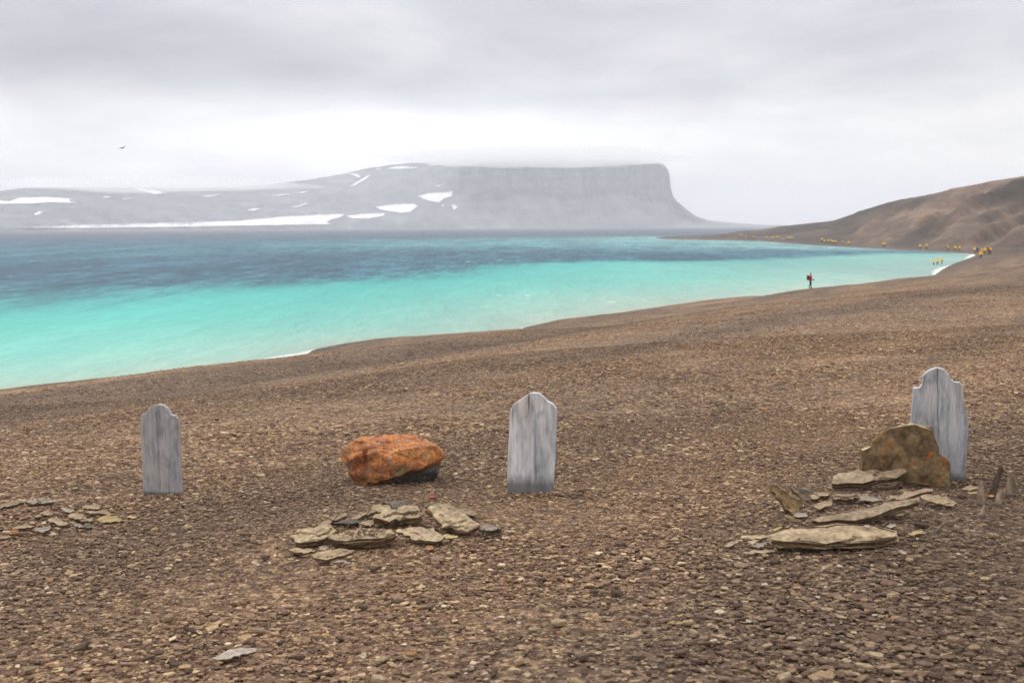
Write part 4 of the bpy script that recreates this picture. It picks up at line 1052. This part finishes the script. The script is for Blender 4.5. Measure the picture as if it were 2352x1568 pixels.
# chips strewn on the flat-topped slab
cen, nrm = TOP2
g_ = 70
gx = cen[0] + rs.uniform(-.13, .15, g_); gy = cen[1] + rs.normal(.02, .045, g_)
gzv = cen[2] - ((gx - cen[0]) * nrm[0] + (gy - cen[1]) * nrm[1]) / nrm[2] + .006
cx_ = np.concatenate([cx_, gx]); cy2 = np.concatenate([cy2, gy]); czz = np.concatenate([czz, gzv]); cL = np.concatenate([cL, rs.uniform(.011, .024, g_)])
wr = np.concatenate([wr, rs.uniform(.5, .9, g_)]); tr = np.concatenate([tr, rs.uniform(.2, .4, g_)]); cs = np.concatenate([cs, np.full(g_, 50.)]); nC += g_
for bo in [o for o in COL.objects if o.name.startswith('headboard')]:
    k_ = 420
    wx = rs.uniform(-.30, .30, k_); wy = -np.abs(rs.normal(0, .055, k_)) - .035
    ca_, sa_ = math.cos(bo.rotation_euler[2]), math.sin(bo.rotation_euler[2])
    ex_ = bo.location[0] + wx * ca_ - wy * sa_; ey_ = bo.location[1] + wx * sa_ + wy * ca_
    cx_ = np.concatenate([cx_, ex_]); cy2 = np.concatenate([cy2, ey_]); cs = np.concatenate([cs, shore_s(ex_, ey_)])
    czz = np.concatenate([czz, hfun(ex_, ey_) + np.maximum(.022 - np.abs(wy) * .16, .002) * rs.uniform(.2, 1, k_) * (1 - (wx / .31) ** 2)])
    cL = np.concatenate([cL, rs.uniform(.012, .034, k_)]); wr = np.concatenate([wr, rs.uniform(.5, .9, k_)]); tr = np.concatenate([tr, rs.uniform(.15, .35, k_)]); nC += k_
pm = bpy.data.meshes.new('shingle'); pm.vertices.add(nC)
pm.vertices.foreach_set('co', np.stack([cx_, cy2, czz], -1).astype(np.float32).ravel())
shingle = bpy.data.objects.new('shingle', pm); COL.objects.link(shingle)
shingle['kind'] = 'stuff'; shingle['label'] = 'flat brown limestone shingle covering the beach'
shingle.parent = ground
fattr(shingle, 'rot', np.stack([rs.normal(0, .085, nC), rs.normal(0, .085, nC), rs.uniform(0, 2 * PI, nC)], -1), 'FLOAT_VECTOR')
fattr(shingle, 'scl', np.stack([cL, cL * wr, cL * tr], -1), 'FLOAT_VECTOR')
fattr(shingle, 'pick', rs.integers(0, 12, nC), 'INT')
fattr(shingle, 'tone', tone_fun(cx_, cy2, cs))
ng = bpy.data.node_groups.new('shingle scatter', 'GeometryNodeTree')
ng.interface.new_socket('Geometry', in_out='INPUT', socket_type='NodeSocketGeometry'); ng.interface.new_socket('Geometry', in_out='OUTPUT', socket_type='NodeSocketGeometry')
gi, go = ng.nodes.new('NodeGroupInput'), ng.nodes.new('NodeGroupOutput')
ip = ng.nodes.new('GeometryNodeInstanceOnPoints'); ci = ng.nodes.new('GeometryNodeCollectionInfo')
ci.inputs['Collection'].default_value = chips; ci.inputs['Separate Children'].default_value = True; ci.inputs['Reset Children'].default_value = True
ip.inputs['Pick Instance'].default_value = True
def nattr(nm, typ):
    n = ng.nodes.new('GeometryNodeInputNamedAttribute'); n.data_type = typ; n.inputs['Name'].default_value = nm
    return n.outputs[0]
e2r = ng.nodes.new('FunctionNodeEulerToRotation')
ng.links.new(nattr('rot', 'FLOAT_VECTOR'), e2r.inputs[0])
ng.links.new(gi.outputs[0], ip.inputs['Points']); ng.links.new(ci.outputs[0], ip.inputs['Instance'])
ng.links.new(nattr('pick', 'INT'), ip.inputs['Instance Index']); ng.links.new(e2r.outputs[0], ip.inputs['Rotation']); ng.links.new(nattr('scl', 'FLOAT_VECTOR'), ip.inputs['Scale'])
ng.links.new(ip.outputs[0], go.inputs[0])
md = shingle.modifiers.new('scatter', 'NODES'); md.node_group = ng

# the larger stones one can pick out, one by one
big = []
for k in range(10):
    me = chip_mesh('stone', 300 + k); me.materials.append(stone_mat); big.append(me)
placed = 0
while placed < 290:
    u, v = rnd.uniform(-60, 2410), rnd.uniform(1010, 1620) if rnd.random() < .75 else rnd.uniform(900, 1100)
    p = hit(u, v)
    o = bpy.data.objects.new('stone', big[placed % 10]); COL.objects.link(o)
    o.parent = ground
    ln = rnd.uniform(.045, .085) * (1.2 if v < 1100 else 1)
    o.scale = (ln, ln * rnd.uniform(.4, .8), ln * rnd.uniform(.12, .26))
    o.rotation_euler = (rnd.gauss(0, .12), rnd.gauss(0, .12), rnd.uniform(0, 6.28))
    o.location = (p[0], p[1], p[2] + .006)
    placed += 1

# ------------------------------------------------------------------ people
def skin_mesh(name, nodes, edges, sub=1):
    me = bpy.data.meshes.new(name); me.from_pydata([n[0] for n in nodes], edges, []); me.update()
    o = bpy.data.objects.new(name, me); COL.objects.link(o)
    md_ = o.modifiers.new('skin', 'SKIN'); md_.use_smooth_shade = True
    sv = me.skin_vertices[0].data
    for i, n in enumerate(nodes):
        sv[i].radius = n[1] if isinstance(n[1], tuple) else (n[1], n[1]); sv[i].use_root = (i == 0)
    sb = o.modifiers.new('sub', 'SUBSURF'); sb.levels = sub; sb.render_levels = sub
    dg = bpy.context.evaluated_depsgraph_get(); dg.update()
    out = bpy.data.meshes.new_from_object(o.evaluated_get(dg))
    bpy.data.objects.remove(o); bpy.data.meshes.remove(me)
    out.name = name
    return out
M_trous = flat_mat('dark trousers', (.012, .016, .018)); M_skin = flat_mat('face skin', (.40, .24, .17)); M_hair = flat_mat('light brown hair', (.22, .15, .06))
M_yel = flat_mat('yellow parka', (.95, .56, .01)); M_red = flat_mat('red jacket', (.36, .012, .014)); M_blu = flat_mat('navy jacket', (.03, .03, .13)); M_blk = flat_mat('black pack', (.03, .03, .03)); M_grn = flat_mat('dark jacket', (.035, .035, .04)); M_mar = flat_mat('maroon jacket', (.10, .02, .045))
POSES = []
for k, (st, arm, bend) in enumerate(((.06, .05, .05), (.24, .12, .16), (.14, -.02, .30))):
    nodes = [((0, 0, .95), (.15, .11)), ((0, 0, 1.15), (.15, .10)), ((0, .01, 1.38), (.17, .11)), ((0, .015, 1.50), (.065, .065)), ((0, -.01, 1.585), (.07, .08)), ((0, -.015, 1.67), (.085, .10)), ((0, 0, 1.75), (.05, .06))]
    edges = [(0, 1), (1, 2), (2, 3), (3, 4), (4, 5), (5, 6)]
    for s in (-1, 1):
        i = len(nodes); f = st * s
        nodes += [((s * .10, -f * .1, .86), (.095, .10)), ((s * .11, -f * .62 - .02, .49), (.062, .066)), ((s * .11, -f + (.05 if s < 0 else 0), .10), (.044, .05)), ((s * .115, -f - .14, .045), (.042, .035))]
        edges += [(0, i), (i, i + 1), (i + 1, i + 2), (i + 2, i + 3)]
        j = len(nodes)
        nodes += [((s * .20, .01, 1.41), .062), ((s * (.27 + arm), .03, 1.14), .047), ((s * (.26 + arm), -bend + .02, .92), .036), ((s * (.26 + arm), -bend - .03, .84), .035)]
        edges += [(2, j), (j, j + 1), (j + 1, j + 2), (j + 2, j + 3)]
    body = skin_mesh('person', nodes, edges, 1)
    for mt in (M_trous, M_skin, M_hair): body.materials.append(mt)
    for p in body.polygons:
        z, y_ = p.center.z, p.center.y
        if z > 1.68 or (z > 1.55 and y_ > .03): p.material_index = 2
        elif z > 1.46 or (abs(p.center.x) > .2 and .75 < z < .95): p.material_index = 1
    jn = [((0, 0, .80), (.23, .18)), ((0, 0, 1.02), (.22, .175)), ((0, 0, 1.2), (.21, .17)), ((0, .01, 1.40), (.215, .165)), ((0, .03, 1.52), (.11, .11))]
    je = [(0, 1), (1, 2), (2, 3), (3, 4)]
    for s in (-1, 1):
        j = len(jn)
        jn += [((s * .23, .01, 1.40), .088), ((s * (.28 + arm), .03, 1.14), .074), ((s * (.265 + arm), -bend + .01, .91), .058)]
        je += [(3, j), (j, j + 1), (j + 1, j + 2)]
    jk = skin_mesh('jacket', jn, je, 1)
    hood = skin_mesh('hood', [((0, .05, 1.53), (.12, .10)), ((0, .05, 1.66), (.118, .11)), ((0, .02, 1.77), (.075, .09))], [(0, 1), (1, 2)], 1)
    POSES.append((body, jk, hood))
def jacket_of(jk, mat):
    key = jk.name + mat.name
    if key not in jacket_of.c:
        c_ = jk.copy(); c_.materials.clear(); c_.materials.append(mat); jacket_of.c[key] = c_
    return jacket_of.c[key]
jacket_of.c = {}
def person(u, v, mat, label, pose=0, yaw=None, feet=False, group=None, hood=True, height=1.0, y=None):
    if y: g = at_y(u, v, y); g[2] = max(gz(g[0], g[1]), .02)
    elif feet: g = hit(u, v)
    else:
        g = hit(u, v + 4)
        for _ in range(3): g = hit(u, v + 1.12 * F / g[1])
    body, jk, hd = POSES[pose % 3]
    o = bpy.data.objects.new('person', body); COL.objects.link(o)
    o.location = (g[0], g[1], g[2] - .02); o.rotation_euler = (0, 0, rnd.uniform(0, 6.28) if yaw is None else yaw)
    o.scale = (height * 1.12, height * 1.12, height)
    j = bpy.data.objects.new('jacket', jacket_of(jk, mat)); COL.objects.link(j); j.parent = o
    if hood:
        h_ = bpy.data.objects.new('hood', jacket_of(hd, mat)); COL.objects.link(h_); h_.parent = o
    return tag(o, label, 'person', group)
ORD = ['first', 'second', 'third', 'fourth', 'fifth', 'sixth', 'seventh', 'eighth', 'ninth', 'tenth', 'eleventh', 'twelfth', 'thirteenth', 'fourteenth']
q3 = lambda p: ((1950 + p[0] * .19133) * K, (610 + p[1] * .19133) * K)
q4 = lambda p: ((2400 + p[0] * .16327) * K, (630 + p[1] * .16327) * K)
for i, p in enumerate([(145, 130), (315, 158), (350, 153), (408, 180), (500, 180), (537, 181), (703, 185), (777, 192), (806, 186), (842, 176), (872, 176), (1003, 184), (1040, 196), (1064, 190)]):
    person(*q3(p), M_yel, 'person in yellow parka on the far spit, %s from its tip' % ORD[i], i, group='people in yellow on the far spit')
person(*q3((305, 95)), M_mar, 'person in dark maroon on the skyline of the far spit', 0, group='dark figures on the skyline')
person(*q3((415, 95)), M_grn, 'person in dark grey on the skyline of the far spit', 1, group='dark figures on the skyline')
for i, p in enumerate([(1485, 205), (1503, 226), (1530, 236), (1580, 230), (1618, 234), (1640, 240), (1664, 243), (1690, 245), (1783, 250), (1868, 256)]):
    person(*q3(p), M_yel, 'person in yellow parka in the crowd below the hill, %s from the left' % ORD[i], i + 1, group='people in yellow below the hill')
for i, p in enumerate([(8, 208), (32, 203), (620, 235), (730, 232), (1090, 257), (1210, 260), (1278, 263)]):
    person(*q4(p), M_yel, 'person in yellow parka strung out along the far beach, %s from the left' % ORD[i], i, group='people in yellow along the far beach')
for i, (p, mt, lb) in enumerate([((1530, 292), M_yel, 'person in yellow parka beside the one in navy'), ((1570, 292), M_blu, 'person in navy jacket at the corner of the bay'), ((1648, 310), M_yel, 'person in yellow parka just right of the one in navy'), ((1700, 302), M_yel, 'person in yellow parka left of the one in red at the bay corner'),
                                ((1762, 304), M_red, 'person in red jacket among the yellow ones at the bay corner'), ((1790, 300), M_yel, 'rightmost person in yellow parka at the bay corner'), ((1632, 367), M_yel, 'person in yellow parka nearest the water at the bay corner')]):
    person(*q4(p), mt, lb, i, group='people at the corner of the bay')
for i, (p, lb) in enumerate([((845, 585), 'person in yellow parka in the surf, left of three'), ((910, 573), 'person in yellow parka in the surf, middle of three'), ((982, 558), 'person in yellow parka in the surf, right of three')]):
    person(*q4(p), M_yel, lb, i, feet=True, group='three people at the edge of the surf')
red = person(1861, 670.5, M_red, 'person in red jacket and black trousers standing alone on the beach', 0, yaw=math.radians(70), hood=False, y=131, height=.93)
rp = red.location
# what the lone person carries
def blob(name, centre, r_, mat, label, cat, strap=False):
    bm = bmesh.new(); bmesh.ops.create_cube(bm, size=2)
    bmesh.ops.subdivide_edges(bm, edges=bm.edges[:], cuts=3, use_grid_fill=True)
    for v in bm.verts:
        s_ = v.co.normalized(); v.co = v.co.lerp(s_ * 1.25, .45); k = 1 - .22 * max(0, v.co.z)
        v.co = Vector((v.co.x * r_[0] * k, v.co.y * r_[1] * k, v.co.z * r_[2]))
    if strap:
        for s_ in (-1, 1):
            ret = bmesh.ops.create_cube(bm, size=1); bmesh.ops.scale(bm, vec=(.05, .24, .03), verts=ret['verts']); bmesh.ops.translate(bm, vec=(s_ * .09, -.16, .22), verts=ret['verts'])
    me = bpy.data.meshes.new(name); bm.to_mesh(me); bm.free(); me.materials.append(mat)
    o = bpy.data.objects.new(name, me); COL.objects.link(o); o.location = centre; o.rotation_euler = (0, 0, math.radians(70))
    return tag(o, label, cat)
yw = math.radians(70)
bk = Vector((-math.sin(yw), math.cos(yw), 0)); fr = -bk
blob('backpack', Vector(rp) + bk * .26 + Vector((0, 0, 1.12)), (.15, .11, .24), M_blk, 'dark backpack on the back of the person in red', 'backpack', True)
blob('handheld_camera', Vector(rp) + fr * .30 + Vector((0, 0, .92)), (.07, .09, .06), M_blk, 'black camera in the hands of the person in red', 'camera')

# ------------------------------------------------------------------ gull
def gull():
    y = 150.0; c = at_y(281, 340.5, y); s = y / F
    rows = []
    # body along x (flying to the right), wings raised in a shallow flap
    V, Fc = [], []
    prof = [(-.26, .01, .0), (-.20, .045, .0), (-.08, .075, .0), (.06, .075, .005), (.15, .05, .02), (.21, .042, .03), (.25, .03, .03), (.30, .006, .02)]
    ns = 10
    for x, r_, dz in prof:
        for j in range(ns): V.append((x, math.cos(2 * PI * j / ns) * r_, math.sin(2 * PI * j / ns) * r_ + dz))
    for i in range(len(prof) - 1):
        for j in range(ns): Fc.append((i * ns + j, i * ns + (j + 1) % ns, (i + 1) * ns + (j + 1) % ns, (i + 1) * ns + j))
    for sgn, rise in ((1, (0, .05, -.03, -.12)), (-1, (0, .14, .21, .20))):
        st = len(V)
        for i, (sp, xc, ch, dz) in enumerate(zip((.03, .28, .55, .78), (.04, .07, .03, -.08), (.16, .15, .11, .02), rise)):
            for tt in (.012, -.012):
                V.append((xc + ch / 2, sgn * sp, dz + .03 + tt)); V.append((xc - ch / 2, sgn * sp, dz + .03 + tt * .4))
        for i in range(3):
            a, b_ = st + i * 4, st + (i + 1) * 4
            for p_, q_ in ((0, 1), (1, 3), (3, 2), (2, 0)): Fc.append((a + p_, a + q_, b_ + q_, b_ + p_))
        e = st + 12; Fc.append((e, e + 1, e + 3, e + 2))
    o = mesh_obj('gull', V, Fc, flat_mat('gull plumage', (.16, .16, .16)))
    o.location = c; o.rotation_euler = (0, math.radians(-8), math.radians(58))
    tag(o, 'gull in flight with raised wings above the far snowy shore', 'bird')
gull()

# ------------------------------------------------------------------ air
bm = bmesh.new(); bmesh.ops.create_cube(bm, size=1.0)
me = bpy.data.meshes.new('haze'); bm.to_mesh(me); bm.free()
hz = bpy.data.objects.new('haze', me); COL.objects.link(hz)
HT = 262.0
hz.scale = (23000, 23000, HT + 6); hz.location = (0, 0, (HT - 6) / 2)
hz['kind'] = 'stuff'; hz['label'] = 'pale sea haze over the bay'
mt = bpy.data.materials.new('haze'); mt.use_nodes = True; nt = mt.node_tree; nt.nodes.clear()
ho = nt.nodes.new('ShaderNodeOutputMaterial'); pv = nt.nodes.new('ShaderNodeVolumePrincipled')
pv.inputs['Color'].default_value = (.945, .955, 1, 1); pv.inputs['Density'].default_value = 1.9e-4; pv.inputs['Anisotropy'].default_value = 0.2
nt.links.new(pv.outputs[0], ho.inputs['Volume']); me.materials.append(mt)

# low cloud lying on the headland's top
def low_cloud(u, v, y, sx, sy, sz, dens, seed, label):
    from mathutils import noise as mn
    c = at_y(u, v, y)
    bm = bmesh.new(); bmesh.ops.create_icosphere(bm, subdivisions=5, radius=1.0)
    for v in bm.verts:
        d = v.co.normalized()
        n_ = 1 + .22 * mn.fractal(d * 2.2 + Vector((seed, 2, 1)), 1, 2, 4)
        v.co = Vector((d.x * sx * n_, d.y * sy * n_, d.z * sz * n_ + .3 * sz * mn.noise(d * 1.7)))
    me = bpy.data.meshes.new('low_cloud'); bm.to_mesh(me); bm.free()
    o = bpy.data.objects.new('low_cloud', me); COL.objects.link(o); o.location = c
    mt = bpy.data.materials.new('low cloud'); mt.use_nodes = True; nt = mt.node_tree; nt.nodes.clear()
    ho = nt.nodes.new('ShaderNodeOutputMaterial'); pv = nt.nodes.new('ShaderNodeVolumePrincipled')
    pv.inputs['Color'].default_value = (.99, .99, .99, 1); pv.inputs['Density'].default_value = dens; pv.inputs['Anisotropy'].default_value = .3
    nt.links.new(pv.outputs[0], ho.inputs['Volume']); me.materials.append(mt)
    o['kind'] = 'stuff'; o['label'] = label
low_cloud(1225, 361, 3990.0, 470, 330, 30, .0075, 4, 'low cloud brushing the flat top of the headland')
low_cloud(330, 424, 3420.0, 420, 300, 17, .0035, 9, 'thin mist along the low left ridge across the bay')
